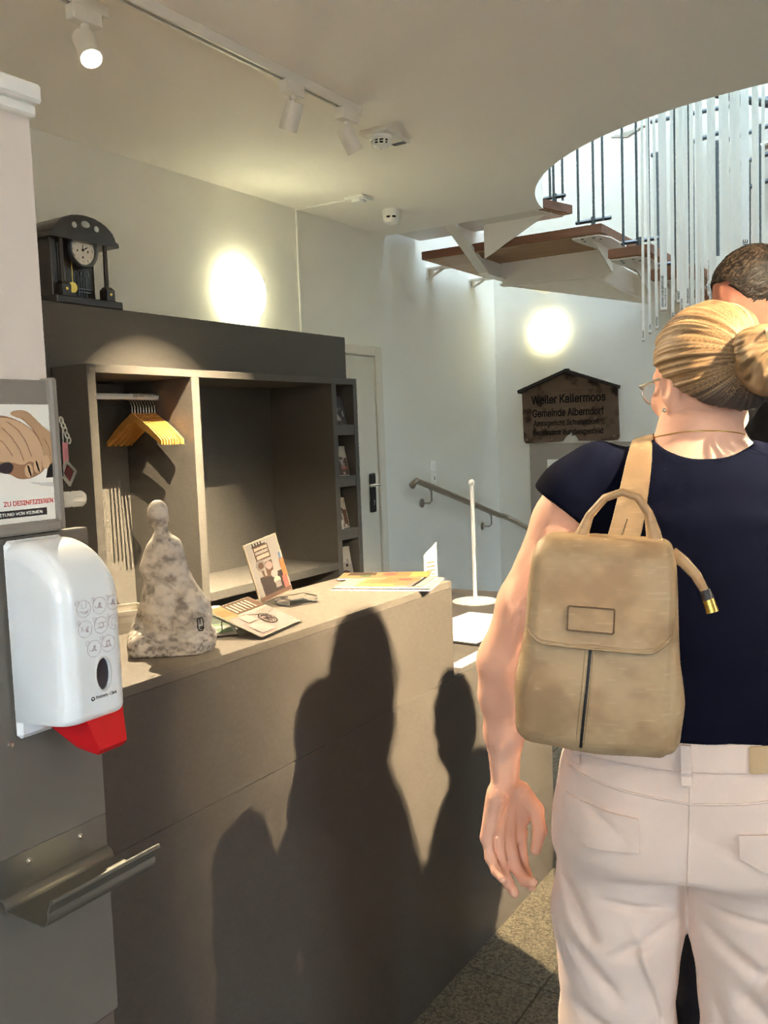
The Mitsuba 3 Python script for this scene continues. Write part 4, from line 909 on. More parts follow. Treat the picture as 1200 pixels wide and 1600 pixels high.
# ------------------------------------------------------------------ upper floor railing behind the ribbons
ur = thing('upper_railing', 'dark metal railing of the upper flight behind the hanging ribbons', 'railing')
for y, z0, z1 in ((1.86, 2.55, 3.42), (1.62, 2.6, 3.45), (1.45, 2.65, 3.42), (1.25, 2.7, 3.23), (1.17, 2.7, 3.47), (.95, 2.8, 3.7), (.70, 2.9, 3.8)):
    E(ur+'__post', cyl((6.70, y, z0), (6.70, y, z1), .017, 10), 'm_darksteel')
for a, b in (((1.90, 3.64), (.4, 3.62)), ((1.47, 3.40), (.4, 3.56)), ((1.47, 3.23), (1.30, 3.20)), ((1.30, 3.24), (.4, 3.40)), ((1.28, 3.07), (.4, 3.22)), ((1.66, 3.44), (1.44, 3.47)), ((1.90, 3.41), (1.84, 3.41))):
    E(ur+'__bar', cyl((6.70, a[0], a[1]), (6.70, b[0], b[1]), .015, 10), 'm_darksteel')
for a, b in (((1.05, 3.50), (.4, 3.66)), ((1.15, 3.30), (.4, 3.48))):
    E(ur+'__handrail', cyl((6.62, a[0], a[1]), (6.62, b[0], b[1]), .028, 14), 'm_steel', 40)
E(ur+'__foot', box(6.60, 6.799, .3, 1.95, 2.50, 2.54), 'm_tread')

# ------------------------------------------------------------------ hanging ribbons of the installation
rr = random.Random(5)
bars = thing('ribbon_carrier', 'white bar high in the stairwell from which the ribbons hang', 'bar')
E(bars, cat(*[box(4.6, 5.55, y-.015, y+.015, 5.10, 5.13) for y in (.5, .9, 1.3, 1.62)], box(5.5, 5.53, .4, 2.9, 5.13, 5.16), box(5.5, 5.53, 2.87, 2.9, 5.16, 6.399), box(5.5, 5.53, .4, .43, 5.16, 6.399)), 'm_white')
words = ['MOOR', 'TORF', 'WASSER', 'NACH DER BRACHE', 'HOCHMOOR', 'BIRKE', 'STILLE', 'NEBEL', 'TORFSTICH', 'WEITE', 'SONNENTAU', 'ERDE']
spots = []
for i, (px_, zb) in enumerate([(1.560, 1.99), (1.522, 2.03), (1.482, 2.05)]): spots.append((5.05, px_*5.05/5.3, 1.5+(zb-1.5)*5.05/5.3, .0075))
for i in range(26):
    X = 4.72+.42*((i*.618) % 1)
    t = 1.445-(i/25.)*.52+rr.uniform(-.012, .012)         # lateral position at X = 5.3
    spots.append((X, t*X/5.3, 1.5+(rr.uniform(1.95, 2.22)-1.5)*X/5.3, rr.choice((.008, .0095, .011))))
for t, w in ((1.115, .016), (1.06, .019), (1.005, .021), (.95, .015)): spots.append((4.95, t*4.95/5.3, 2.1, w))
spots.sort(key=lambda s: -s[1]/s[0])
for i, (x, y, zb, w) in enumerate(spots):
    lab = ('leftmost' if i == 0 else 'rightmost' if i == len(spots)-1 else ORD[i])+(' narrow' if w < .013 else ' wide')+' white ribbon'+('' if i in (0, len(spots)-1) else ' from the left')+' hanging in the stairwell'
    k = thing('hanging_ribbon', lab, 'ribbon', 'ribbons hanging in the stairwell')
    sway = rr.uniform(-.006, .006)
    n = 14; zs_ = np.linspace(zb, 5.10, n); yy = y+sway*np.sin((zs_-zb)*1.1)+rr.uniform(-.012, .012)*(zs_-zb)/3
    tw = rr.uniform(-.5, .5)+np.linspace(0, rr.uniform(-.8, .8), n)
    a0 = -.26
    dx_, dy_ = np.sin(a0+tw), np.cos(a0+tw)
    Lf = np.stack([x+dx_*w, yy+dy_*w, zs_], 1); Rt = np.stack([x-dx_*w, yy-dy_*w, zs_], 1)
    off = np.stack([-dy_*.0008, dx_*.0008, zs_*0], 1)
    V = np.vstack([Lf, Rt, Lf+off, Rt+off]); Fq = []
    for j in range(n-1):
        Fq += [[j, j+1, n+j+1, n+j], [2*n+j, 3*n+j, 3*n+j+1, 2*n+j+1], [j, 2*n+j, 2*n+j+1, j+1], [n+j, n+j+1, 3*n+j+1, 3*n+j]]
    Fq += [[0, n, 3*n, 2*n], [n-1, 3*n-1, 4*n-1, 2*n-1][::-1]]
    E(k+'__band', (V, np.array(Fq)), 'm_ribbon')
    d = np.array([-dx_[0], -dy_[0], 0]); up = np.array([0, 0, 1.])
    nrm = np.cross(up, d); sgn_ = 1 if nrm@np.array([-1, -.25, 0]) > 0 else -1
    O = np.array([x, yy[0], zb+.012])+np.array([dy_[0], -dx_[0], 0])*0
    tx = text_at(words[i % len(words)], w*1.1, O+(-d*sgn_)*w*.55*-1+nrm*sgn_*.0016, up, -d*sgn_, .0003, True)
    E(k+'__letters', tx, 'm_inkdark')
    E(k+'__weight', box(x-.004, x+.004, yy[0]-w, yy[0]+w, zb-.010, zb, .001), 'm_steel')

# ------------------------------------------------------------------ people
mat('m_skin', proc(lambda p, n, uv: mix(lin(206, 150, 124), lin(226, 176, 150), fbm(p.x*22, p.y*22, p.z*16, 3))), .6, .2)
mat('m_skinred', proc(lambda p, n, uv: mix(lin(186, 118, 96), lin(206, 142, 116), fbm(p.x*26, p.y*26, p.z*20, 3))), .6, .2)
mat('m_navy', proc(lambda p, n, uv: mix(lin(5, 7, 19), lin(8, 10, 24), fbm(p.x*40, p.y*40, p.z*40))), .9, .04)
mat('m_trouser', proc(lambda p, n, uv: mix(lin(206, 184, 171), lin(216, 195, 182), fbm(p.x*18, p.y*18, p.z*14, 3))), .8, .2, sheen=.3)
mat('m_blackcloth', proc(lambda p, n, uv: mix(lin(20, 20, 24), lin(32, 32, 36), fbm(p.x*60, p.y*60, p.z*60))), .85, .2)
mat('m_greycloth', (92, 96, 104), .85, .2)
mat('m_jeans', (52, 60, 84), .85, .2)
mat('m_hair', VC, .55, .25)
mat('m_eye', (236, 232, 226), .2, .5); mat('m_iris', (66, 52, 40), .2, .5); mat('m_lip', (186, 104, 96), .45, .4)
mat('m_leather', (176, 148, 112), .5, .3)
mat('m_shoewhite', (232, 230, 226), .5, .4)

def head_terms(q, s=1.):
    """Signed distance of a head in its own frame: x right, y forward, z up; about .24 s tall."""
    q = q/s
    d = ell_d(q, (0, -.012, .045), (.076, .095, .086))
    d = smin(d, ell_d(q, (0, .028, -.005), (.063, .064, .086)), .03)
    for e in (-1, 1):
        d = smin(d, cap_d(q, (.050*e, .0, -.050), (.012*e, .070, -.088), .024, .020), .025)
        d = smin(d, ell_d(q, (.034*e, .072, -.012), (.024, .020, .022)), .02)
    d = smin(d, ell_d(q, (0, .074, -.090), (.024, .022, .020)), .02)
    d = smin(d, cap_d(q, (-.035, .080, .034), (.035, .080, .034), .012), .015)
    for e in (-1, 1): d = smax(d, -(np.linalg.norm(q-np.array([.031*e, .104, .016]), axis=1)-.018), .012)
    d = smin(d, cap_d(q, (0, .090, .026), (0, .113, -.016), .008, .0115), .012)
    for e in (-1, 1): d = smin(d, np.linalg.norm(q-np.array([.010*e, .102, -.021]), axis=1)-.0085, .008)
    d = smin(d, ell_d(q, (0, .090, -.046), (.024, .010, .0055)), .006); d = smin(d, ell_d(q, (0, .088, -.058), (.021, .010, .0065)), .006)
    for e in (-1, 1):
        a = math.radians(-12); M = rotx(a)@rotz(e*math.radians(-22))
        ear = ell_d(q, (.080*e, -.010, .002), (.0085, .019, .033), M)
        ear = smax(ear, -ell_d(q, (.088*e, -.006, .006), (.007, .010, .018), M), .006)
        d = smin(d, ear, .008)
    return d*s
def hand_bones(W, d, n, a, flex=(12, 28, 38), spread=.0, s=1., thumb=None):
    """Bones of a hand: wrist W, direction d of the hand, palm normal n, a across from little finger to index."""
    W, d, n, a = (np.array(v, float) for v in (W, d, n, a)); d /= np.linalg.norm(d); n = n-d*(n@d); n /= np.linalg.norm(n); a = a-d*(a@d)-n*(a@n); a /= np.linalg.norm(a)
    B = []
    K = [(-.032, .082, (.031, .021, .018), .0080), (-.011, .090, (.040, .026, .020), .0088), (.011, .093, (.043, .028, .021), .0092), (.033, .088, (.039, .025, .020), .0088)]
    for i, (o, l, ph, r) in enumerate(K):
        m = W+(a*o+d*l)*s
        B.append((W+a*o*.55*s+d*.012*s, m, .0145*s, .0108*s))
        ang = 0; p = m
        fx = flex[i] if isinstance(flex[0], (tuple, list)) else flex
        for j in range(3):
            ang = math.radians(fx[j]); q = p+(d*math.cos(ang)+n*math.sin(ang)+a*spread*(i-1.5))*ph[j]*s
            B.append((p, q, r*(1.12-.10*j)*s, r*(1.02-.10*j)*s)); p = q
    B.append((W+a*.026*s+d*.020*s+n*.006*s, W+a*.034*s+d*.06*s+n*.004*s, .016*s, .013*s))
    B.append((W+a*-.020*s+d*.020*s+n*.006*s, W+a*-.026*s+d*.065*s+n*.003*s, .015*s, .012*s))
    t = thumb or [(.022, .014, .008), (.050, .044, .018), (.058, .074, .020), (.052, .098, .024)]
    T_ = [W+(a*x+d*y+n*z)*s for x, y, z in t]
    for i, (r0, r1) in enumerate(((.0155, .0120), (.0118, .0105), (.0104, .0085))): B.append((T_[i], T_[i+1], r0*s, r1*s))
    return B
class Torso:
    """Elliptical sections along z: rows (z, cx, cy, rx, ry)."""
    def __init__(self, rows):
        from scipy.interpolate import PchipInterpolator as PI_
        R = np.array(sorted(rows), float); self.f = PI_(R[:, 0], R[:, 1:]); self.z = (R[0, 0], R[-1, 0])
    def d(self, P, grow=0.):
        z = np.clip(P[:, 2], *self.z); c = self.f(z)
        rx, ry = c[:, 2]+grow, c[:, 3]+grow
        u = (P[:, 0]-c[:, 0])/rx; v = (P[:, 1]-c[:, 1])/ry; m = np.minimum(rx, ry)
        k0 = np.sqrt(u*u+v*v); k1 = np.sqrt((u/rx)**2+(v/ry)**2)
        d = np.where(k1 > 1e-6, k0*(k0-1)/np.maximum(k1, 1e-6), -m)
        return smax(d, np.maximum(self.z[0]-P[:, 2], P[:, 2]-self.z[1]), .02)
def limb(P, pts, rs, k=.02):
    d = None
    for i in range(len(pts)-1):
        e = cap_d(P, pts[i], pts[i+1], rs[i], rs[i+1]); d = e if d is None else smin(d, e, k)
    return d
def bones_d(P, B, k=.006):
    d = None
    for a, b, r0, r1 in B:
        e = cap_d(P, a, b, r0, r1); d = e if d is None else smin(d, e, k)
    return d
def near(P, c, r, fn, far=.05):
    """Evaluates fn only near the centre c (others get a safe positive distance)."""
    D = np.linalg.norm(P-np.array(c, float), axis=1)-r; o = np.maximum(D, 0)+far
    m = D < far
    if m.any(): o[m] = fn(P[m])
    return o
class Person:
    def __init__(self, key, pos, heading):
        self.k = key; a = heading
        self.M = np.stack([[math.sin(a), -math.cos(a), 0], [math.cos(a), math.sin(a), 0], [0, 0, 1]], 1); self.O = np.array(pos, float)
    def put(self, part, m, bsdf, smooth=True, **kw):
        return E(self.k+'__'+part if part else self.k, xf(m, self.M, self.O), bsdf, smooth, **kw)
def project(f, x, z, y0=-.45, off=.0, n=50):
    """First point of the surface f = 0 met from behind, at each (x, z); arrays."""
    x, z = np.broadcast_arrays(np.asarray(x, float), np.asarray(z, float)); P = np.stack([x.ravel(), np.full(x.size, y0), z.ravel()], 1)
    for _ in range(n): P[:, 1] += np.clip(f(P)*.8, -.002, .05)
    P[:, 1] -= off
    return P
def decal(f, poly, off, th, h=.004, y0=-.45):
    """A thin patch of outline poly (x, z) laid on the surface f from behind."""
    poly = sg.Polygon(poly) if not hasattr(poly, 'geom_type') else poly
    m = extr(poly, th)
    v, fc = m.vertices, m.faces
    v, fc = trimesh.remesh.subdivide_to_size(v, fc, h)
    P = project(f, v[:, 0], v[:, 1], y0); P[:, 1] -= off-th+v[:, 2]
    return trimesh.Trimesh(P, fc[:, ::-1], process=True)
def seam(f, pts, r=.0016, off=.0004, n=40, y0=-.45):
    t = np.linspace(0, len(pts)-1, n); p = np.array(pts, float)
    x = np.interp(t, np.arange(len(p)), p[:, 0]); z = np.interp(t, np.arange(len(p)), p[:, 1])
    return tube(project(f, x, z, y0, off), r, 6)

# ---- the woman with the backpack
wk = thing('person', 'blonde woman in navy top and beige trousers seen from behind with a tan backpack', 'person')
W_ = Person(wk, (1.479, .352, 0), math.radians(13.4))
HS = .93; HO = np.array([.014, .012, 1.553]); HM = rotz(math.radians(36))@rotx(math.radians(-6))      # columns: the head's axes
wt = Torso([(.80, -.02, -.01, .205, .125), (.93, -.02, -.008, .198, .122), (1.02, -.018, 0, .176, .108), (1.12, -.012, .004, .155, .098), (1.25, -.005, .004, .163, .104), (1.34, 0, 0, .172, .104), (1.405, 0, -.006, .168, .090), (1.445, 0, -.010, .130, .070), (1.475, 0, -.012, .072, .058), (1.50, 0, -.010, .056, .054)])
armL = [(-.168, -.005, 1.405), (-.205, -.010, 1.345), (-.272, -.022, 1.21), (-.312, -.030, 1.115), (-.316, -.020, 1.055), (-.318, -.012, .985), (-.3195, -.008, .905)]
armLr = [.058, .053, .046, .041, .039, .031, .0245]
armR = [(.168, -.005, 1.405), (.212, -.010, 1.335), (.252, -.025, 1.21), (.275, -.035, 1.115), (.280, -.025, 1.05), (.282, -.012, .985), (.283, -.006, .905)]
hL = hand_bones((-.3195, -.006, .892), (-.06, .0, -1), (.72, -.69, 0), (.69, .72, 0), flex=((22, 52, 74), (18, 46, 66), (26, 70, 110), (8, 30, 46)), s=1.10,
                thumb=[(.022, .012, .012), (.042, .040, .026), (.040, .068, .040), (.026, .092, .050)])
hR = hand_bones((.283, -.004, .892), (.02, .03, -1), (-.78, -.62, 0), (-.62, .78, 0), s=.98)
legL = [(-.115, 0, .86), (-.135, 0, .50), (-.140, -.01, .10)]; legR = [(.075, 0, .86), (.085, 0, .50), (.09, -.01, .10)]
def w_neck(P): return limb(P, [(.0, -.012, 1.43), (.004, -.010, 1.47), (.010, .0, 1.53)], [.060, .054, .050])
def w_body(P):
    d = smin(smax(wt.d(P, -.006), .90-P[:, 2], .03), w_neck(P), .04)
    d = smin(d, near(P, HO, .16, lambda q: head_terms((q-HO)@HM, HS)), .022)
    d = smin(d, limb(P, armL, armLr), .035); d = smin(d, limb(P, armR, armLr), .035)
    d = smin(d, near(P, (-.315, -.01, .82), .15, lambda q: bones_d(q, hL)), .012)
    d = smin(d, near(P, (.28, 0, .82), .15, lambda q: bones_d(q, hR)), .012)
    for lg, e in ((legL, -1), (legR, 1)):
        d = smin(d, limb(P, lg, [.082, .056, .036]), .03)
        d = smin(d, cap_d(P, lg[2], np.array(lg[2])+[0, .15, -.065], .032, .026), .02)
    return d
W_.put('body', nets(w_body, (-.42, -.2, .0), (.36, .42, 1.70), .0034), 'm_skin')
def head_part(person, Hm, Ho, s, part, m, bsdf, smooth=True, **kw):
    m = m.copy(); m.apply_scale(s); return person.put(part, xf(m, Hm, Ho), bsdf, smooth, **kw)
def face_parts(person, Hm, Ho, s, iris='m_iris'):
    for e in (-1, 1):
        b = trimesh.creation.icosphere(3, .0125); b.apply_translation((.031*e, .0805, .016)); k = head_part(person, Hm, Ho, s, 'eye', b, 'm_eye')
        c = lathe([(0, .0128), (.004, .0124), (.0058, .0112)], 18, (.031*e, .0805, .016), (0, 1, 0)); E(k+'__iris', xf(xf(c, np.eye(3)*s), person.M@Hm, person.O+person.M@Ho), iris)
    lp = cat(*[tube([(x, .0985-.9*x*x*14, z-.08*abs(x)) for x in np.linspace(-.020, .020, 9)], [.001, .003, .004, .0042, .0038, .0042, .004, .003, .001], 8) for z in (-.0475, -.0565)])
    head_part(person, Hm, Ho, s, 'lips', lp, 'm_lip')
face_parts(W_, HM, HO, HS)
# hair gathered at the back into a twisted bun
BUN = np.array([.004, -.112, .030])
def streak(q):
    v = q-BUN; r = np.sqrt(v[:, 0]**2+v[:, 2]**2+.25*v[:, 1]**2); ph = np.arctan2(v[:, 0], v[:, 2])
    # straight strands as seen by their angle about the bun; the seam of the angle lies at the nape
    return ph, r
def hair_base(q):
    d = ell_d(q, (0, -.012, .045), (.087, .107, .099))
    d = smin(d, ell_d(q, (0, -.045, .0), (.072, .062, .072)), .03)
    cut = (.022+.80*q[:, 1]+.9*np.maximum(q[:, 1]-.03, 0)) - q[:, 2]
    cut = np.maximum(cut, -.062-q[:, 2])
    return smax(d, cut, .010)
def hair_f(q):
    ph, r = streak(q)
    d = hair_base(q)
    g = np.stack([ph*9, r*9, q[:, 0]*0+2.], 1); g2 = np.stack([ph*26, r*11, q[:, 0]*0+5.], 1)
    d = d+(.0040*(meshkit.noise(g)-.5)+.0030*(meshkit.noise(g2, 3)-.5))*np.clip(r/.05, .2, 1)
    return d
hm = nets(hair_f, (-.11, -.14, -.09), (.11, .12, .16), .0022)
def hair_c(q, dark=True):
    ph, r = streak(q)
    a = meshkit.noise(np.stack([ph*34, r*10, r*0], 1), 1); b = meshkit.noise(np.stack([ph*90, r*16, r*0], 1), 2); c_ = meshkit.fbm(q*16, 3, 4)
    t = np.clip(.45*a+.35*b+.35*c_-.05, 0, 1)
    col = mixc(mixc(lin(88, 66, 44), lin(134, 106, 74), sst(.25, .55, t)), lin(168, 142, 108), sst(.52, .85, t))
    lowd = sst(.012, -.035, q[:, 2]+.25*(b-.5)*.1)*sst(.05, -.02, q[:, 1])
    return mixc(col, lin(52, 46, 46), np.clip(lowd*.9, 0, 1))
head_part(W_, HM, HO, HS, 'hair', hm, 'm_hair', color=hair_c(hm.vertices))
def bun_f(q):
    p = q-BUN-np.array([.004, -.022, 0])
    an = np.arctan2(p[:, 0], p[:, 2]); r = np.linalg.norm(p[:, [0, 2]], axis=1)
    d = ell_d(p, (.010, 0, -.004), (.060, .042, .058))
    return d+.0075*np.sin(an*3+r*150)*np.clip(r/.02, 0, 1)*.6+.004*(meshkit.noise(np.stack([an*8+r*220, r*60, p[:, 1]*40], 1))-.5)
bm = nets(bun_f, BUN-.09, BUN+.08, .0022)
def bun_c(q):
    p = q-BUN; an = np.arctan2(p[:, 0], p[:, 2]); r = np.linalg.norm(p[:, [0, 2]], axis=1)
    t = meshkit.noise(np.stack([an*9+r*240, r*80, p[:, 1]*30], 1), 3)
    return mixc(mixc(lin(90, 69, 45), lin(138, 110, 78), sst(.2, .5, t)), lin(170, 146, 112), sst(.5, .85, t))
head_part(W_, HM, HO, HS, 'hair_bun', bm, 'm_hair', color=bun_c(bm.vertices))
ls = []
rg = np.random.default_rng(4)
for i in range(46):
    th = rg.uniform(-.2, 1.15)*PI; sp = rg.uniform(.6, 1.0)
    o = np.array([math.sin(th), -.25, math.cos(th)]); side_ = np.array([rg.uniform(.1, .5), -.2, -.7])
    pts = [BUN+[.004, -.03, 0]+o*.022+rg.normal(0, .003, 3), BUN+[.004, -.046, 0]+o*.040*sp, BUN+[0, -.045, 0]+o*.058*sp+side_*.018, BUN+[0, -.030, 0]+o*.060*sp+side_*.060*rg.uniform(.5, 1.1)]
    t = np.linspace(0, 1, 10)[:, None]; P0, P1, P2, P3 = pts
    c = (1-t)**3*P0+3*(1-t)**2*t*P1+3*(1-t)*t*t*P2+t**3*P3
    ls.append(tube(c, np.linspace(.0042, .0012, 10)*rg.uniform(.7, 1.1), 6))
lm = cat(ls); lm_c = np.repeat(np.array([np.array(lin(96, 74, 48))*(1-t)+np.array(lin(170, 146, 112))*t for t in rg.random(len(ls))]), [len(x.vertices) for x in ls], 0)
head_part(W_, HM, HO, HS, 'loose_hair', lm, 'm_hair', color=lm_c)
# glasses, earring, necklace
def rim(e):
    t = np.linspace(0, 2*PI, 25)
    return [(.033*e+.026*np.cos(x), .108-.010*abs(np.cos(x)*e+1)*.35, .010+.020*np.sin(x)) for x in t]
gl = [tube(rim(e), .0014, 8) for e in (-1, 1)]+[tube([(-.008, .107, .014), (0, .110, .017), (.008, .107, .014)], .0014, 8)]
gl += [tube([(.059*e, .100, .018), (.074*e, .085, .020), (.082*e, .0, .022), (.080*e, -.02, .010)], [.0026, .0024, .0018, .0014], 8) for e in (-1, 1)]
k_ = head_part(W_, HM, HO, HS, 'glasses', cat(gl), 'm_chrome'); L(k_, 'metal framed glasses')
for e in (-1, 1):
    p = np.array(rim(e)); c = p.mean(0); n = len(p)
    lens = trimesh.Trimesh(np.vstack([p, c]), [[j, (j+1) % (n), n] for j in range(n-1)], process=False); lens.apply_scale(HS)
    E(k_+'__lens', xf(lens, W_.M@HM, W_.O+W_.M@HO), 'm_pane', True)
for e in (-1, 1):
    b = trimesh.creation.icosphere(2, .0038); b.apply_translation((.088*e, -.004, -.034)); head_part(W_, HM, HO, HS, 'earring', b, 'm_chrome')
L(wk+'__earring', 'small round earring'); L(wk+'__earring_001', 'small round earring')
nk = [(.058*math.sin(t)+.004, -.012-.058*math.cos(t), 1.477+.012*math.cos(t)) for t in np.linspace(-1.3, 1.3, 24)]
nkp = []
for x, y, z in nk:
    d_ = np.array([x-.004, y+.012, 0]); d_ /= np.linalg.norm(d_); q = np.array([[.004, -.012, z]])+d_*.13
    for _ in range(30): q = q-d_*w_body(q)[0]*.9
    nkp.append((q+d_*.0006)[0])
W_.put('necklace', tube(nkp, .0008, 6), 'm_brass')
# navy top
hemn = np.array([-.60, .0, -.80]); hemn /= np.linalg.norm(hemn)
def w_shirt(P):
    t = wt.d(P, .010)
    t = smin(t, smax(Torso_shirt.d(P), -t-.05, .001), .02)
    sl = limb(P, [(-.150, -.004, 1.408), (-.185, -.008, 1.385), (-.235, -.014, 1.315)], [.068, .066, .066])
    sl = smax(sl, (P-np.array([-.208, 0, 1.374]))@hemn, .004)
    sr = limb(P, [(.150, -.004, 1.408), (.190, -.006, 1.380), (.240, -.005, 1.30)], [.068, .066, .064])
    sr = smax(sr, (P-np.array([.208, 0, 1.368]))@(hemn*np.array([-1, 1, 1])), .004)
    d = smin(t, smin(sl, sr, .01), .03)
    d = smax(d, 1.018+.006*np.sin(P[:, 0]*18+1)-P[:, 2], .003)
    nc = ell_d(P, (.010, -.030, 1.545), (.098, .125, .108)); d = smax(d, -nc, .004)
    q = P*np.array([1, .6, 1])
    w1 = meshkit.noise(np.stack([(q[:, 0]*.8+q[:, 2]*.55)*16, (q[:, 0]*-.4+q[:, 2])*9, P[:, 1]*5], 1), 8); w2 = meshkit.noise(np.stack([(q[:, 0]*.9-q[:, 2]*.5)*24, q[:, 2]*7, P[:, 1]*6], 1), 9)
    return d-.008*(np.abs(w1-.5)-.18)-.005*(np.abs(w2-.5)-.18)
Torso_shirt = Torso([(1.0, -.016, 0, .196, .122), (1.12, -.012, 0, .178, .114), (1.28, -.004, 0, .182, .118), (1.37, 0, -.002, .180, .112)])
W_.put('top', nets(w_shirt, (-.30, -.18, .99), (.30, .18, 1.53), .0036), 'm_navy')
# trousers
def w_trous(P):
    t = wt.d(P, .008)
    for x in (-.105, .068): t = smin(t, ell_d(P, (x, -.055, .855), (.098, .082, .105)), .05)
    lo = None
    for pts, e in (([(-.120, -.004, .84), (-.136, -.002, .68), (-.138, .0, .48), (-.140, -.004, .06)], -1), ([(.078, -.004, .84), (.090, -.002, .68), (.092, .0, .48), (.094, -.004, .06)], 1)):
        l = limb(P*np.array([1, 1, 1]), pts, [.108, .105, .094, .100], .02); lo = l if lo is None else smin(lo, l, .012)
    d = smin(smax(t, .80-P[:, 2], .03), lo, .035)
    d = smax(smax(d, P[:, 2]-1.022, .003), .045-P[:, 2], .003)
    # creases: drawn folds below the seat, diagonal pulls down the legs, the pressed line
    x, z = P[:, 0], P[:, 2]; back = np.clip(-P[:, 1]/.05, 0, 1)
    def fold(x0, z0, x1, z1, w, a):
        ax = np.array([x1-x0, z1-z0]); l2 = ax@ax; s = np.clip(((x-x0)*ax[0]+(z-z0)*ax[1])/l2, 0, 1)
        dd = np.hypot(x-x0-s*ax[0], z-z0-s*ax[1]); return a*np.exp(-(dd/w)**2)*np.sin(np.clip(s, .02, 1)*PI)**.5
    f = 0
    for a in ((-.13, .79, -.035, .775, .006, .004), (-.15, .755, -.04, .735, .007, .006), (-.035, .715, -.14, .66, .010, .007), (-.10, .72, -.055, .56, .008, -.006), (-.06, .60, -.06, .40, .007, -.006), (-.22, .77, -.16, .68, .012, .007), (-.21, .68, -.12, .58, .012, .006), (-.2, .56, -.1, .50, .012, .006),
              (.0, .755, .12, .745, .007, .005), (.0, .72, .10, .66, .010, .006), (.05, .64, .16, .52, .013, .007), (.02, .60, .06, .45, .010, .006), (.13, .72, .05, .60, .010, .005), (-.19, .45, -.09, .36, .014, .008), (.02, .42, .14, .32, .014, .008), (-.02, .9, .08, .86, .01, .002), (-.2, .94, -.1, .87, .010, .002)):
        f = f+fold(*a)
    w1 = meshkit.noise(np.stack([(x*.7+z*.6)*15, (z-x*.4)*7, P[:, 1]*6], 1), 21)
    low = np.clip((.80-z)/.2, 0, 1)
    return d+1.9*f*back-.011*low*(np.abs(w1-.5)-.2)
W_.put('trousers', nets(w_trous, (-.32, -.24, .02), (.30, .2, 1.04), .0042), 'm_trouser')
def wband(P): return smax(smax(wt.d(P, .0135), P[:, 2]-1.026, .002), .9785+.004*np.cos(P[:, 0]*6)-P[:, 2], .002)
W_.put('waistband', nets(wband, (-.26, -.2, .96), (.26, .2, 1.05), .0035), 'm_trouser')
both = lambda P: np.minimum(w_trous(P), wband(P))
W_.put('pocket_flap', decal(w_trous, [(-.205, .918), (-.088, .911), (-.088, .862), (-.140, .856), (-.166, .853), (-.203, .878)], .006, .005), 'm_trouser')
W_.put('pocket_flap', decal(w_trous, [(.052, .902), (.168, .908), (.166, .866), (.128, .842), (.096, .846), (.053, .868)], .006, .005), 'm_trouser')
for x in (-.020, .150, -.19):
    W_.put('belt_loop', decal(both, [(x-.008, 1.024), (x+.007, 1.024), (x+.008, .966), (x-.007, .966)], .008, .006), 'm_trouser')
W_.put('leather_patch', decal(both, sg.box(.071, .988, .145, 1.020).buffer(.003), .0035, .003), 'm_leather'); L(wk+'__leather_patch', 'tan leather patch')
W_.put('seam', seam(w_trous, [(-.014, .975), (-.016, .90), (-.020, .80), (-.024, .735)], .0022, .0), 'm_trouser')
W_.put('seam', seam(w_trous, [(-.20, .955), (-.10, .945), (-.014, .938), (.08, .945), (.17, .955)], .0022, .0), 'm_trouser')
W_.put('seam', seam(w_trous, [(-.198, .912), (-.09, .905)], .0010, .003), 'm_trouser')
for x in (-.140, .094):
    sh = nets(lambda P: smax(smin(cap_d(P*np.array([1, 1, 1.25]), (x, -.055, .045), (x, .165, .040), .040, .034), cap_d(P, (x, -.03, .05), (x, .0, .095), .045, .046), .03), .004-P[:, 2], .004), (x-.08, -.14, -.01), (x+.08, .26, .16), .005)
    k_ = W_.put('shoe', sh, 'm_shoewhite')

# ---- the backpack: body, flap, handle, strap, tag, zip
bp = thing('backpack', 'tan leather-look backpack hanging from the left shoulder of the woman', 'backpack')
B_ = Person(bp, (1.479, .352, 0), math.radians(13.4))
def _lea(p, n, uv):
    a = fbm(p.x*18, p.y*18, p.z*18, 4); b = noise(p.x*60+p.z*30, p.y*60, p.z*260)
    return mix(mix(lin(144, 117, 86), lin(168, 142, 108), smoothstep(.3, .7, a)), lin(182, 160, 128), .5*smoothstep(.62, .85, .6*b+.4*a))
scene['m_bag'] = {'type': 'twosided', 'bsdf': {'type': 'bumpmap', 'arbitrary': {**proc(lambda p, n, uv: .6*noise(p.x*180+p.z*60, p.y*180, p.z*420)+.4*noise(p.x*500, p.y*500, p.z*500)), 'eps': .0007}, 'scale': .0011,
                  'bsdf': {'type': 'principled', 'base_color': proc(_lea), 'roughness': .52, 'specular': .35}}}
mat('m_bagedge', (92, 72, 52), .6, .2)
bt = math.radians(-3.2); BC = np.array([-.1335, -.205, 1.192])
BM = roty(-bt)
def bag_q(P): q = P-BC; c, s = math.cos(bt), math.sin(bt); return np.stack([q[:, 0]*c+q[:, 2]*s, q[:, 1], -q[:, 0]*s+q[:, 2]*c], 1)
def bag_body(P):
    q = bag_q(P); u = q.copy(); u[:, 0] = q[:, 0]*(1+.16*np.clip((q[:, 2]+.02)/.17, -.3, 1)); u[:, 0] = u[:, 0]
    thick = 1+.10*np.clip(q[:, 2]/.15, -1, 1); u[:, 1] = q[:, 1]*thick
    d = box_d(u, (0, 0, 0), (.109, .056, .146), .030)
    d = smin(d, ell_d(u, (0, -.020, -.055), (.10, .046, .085)), .03)
    sag = meshkit.noise(np.stack([q[:, 0]*14, q[:, 1]*12, q[:, 2]*11], 1), 31)
    g = .0035*np.exp(-((q[:, 0]-.020+.0)/.003)**2)*0
    return d-.006*(sag-.5)+.0022*np.exp(-((np.abs(q[:, 0]-.098)/.004))**2)*(q[:, 1] < .0)
B_.put('body', nets(bag_body, BC-[.16, .11, .19], BC+[.16, .11, .19], .0032), 'm_bag')
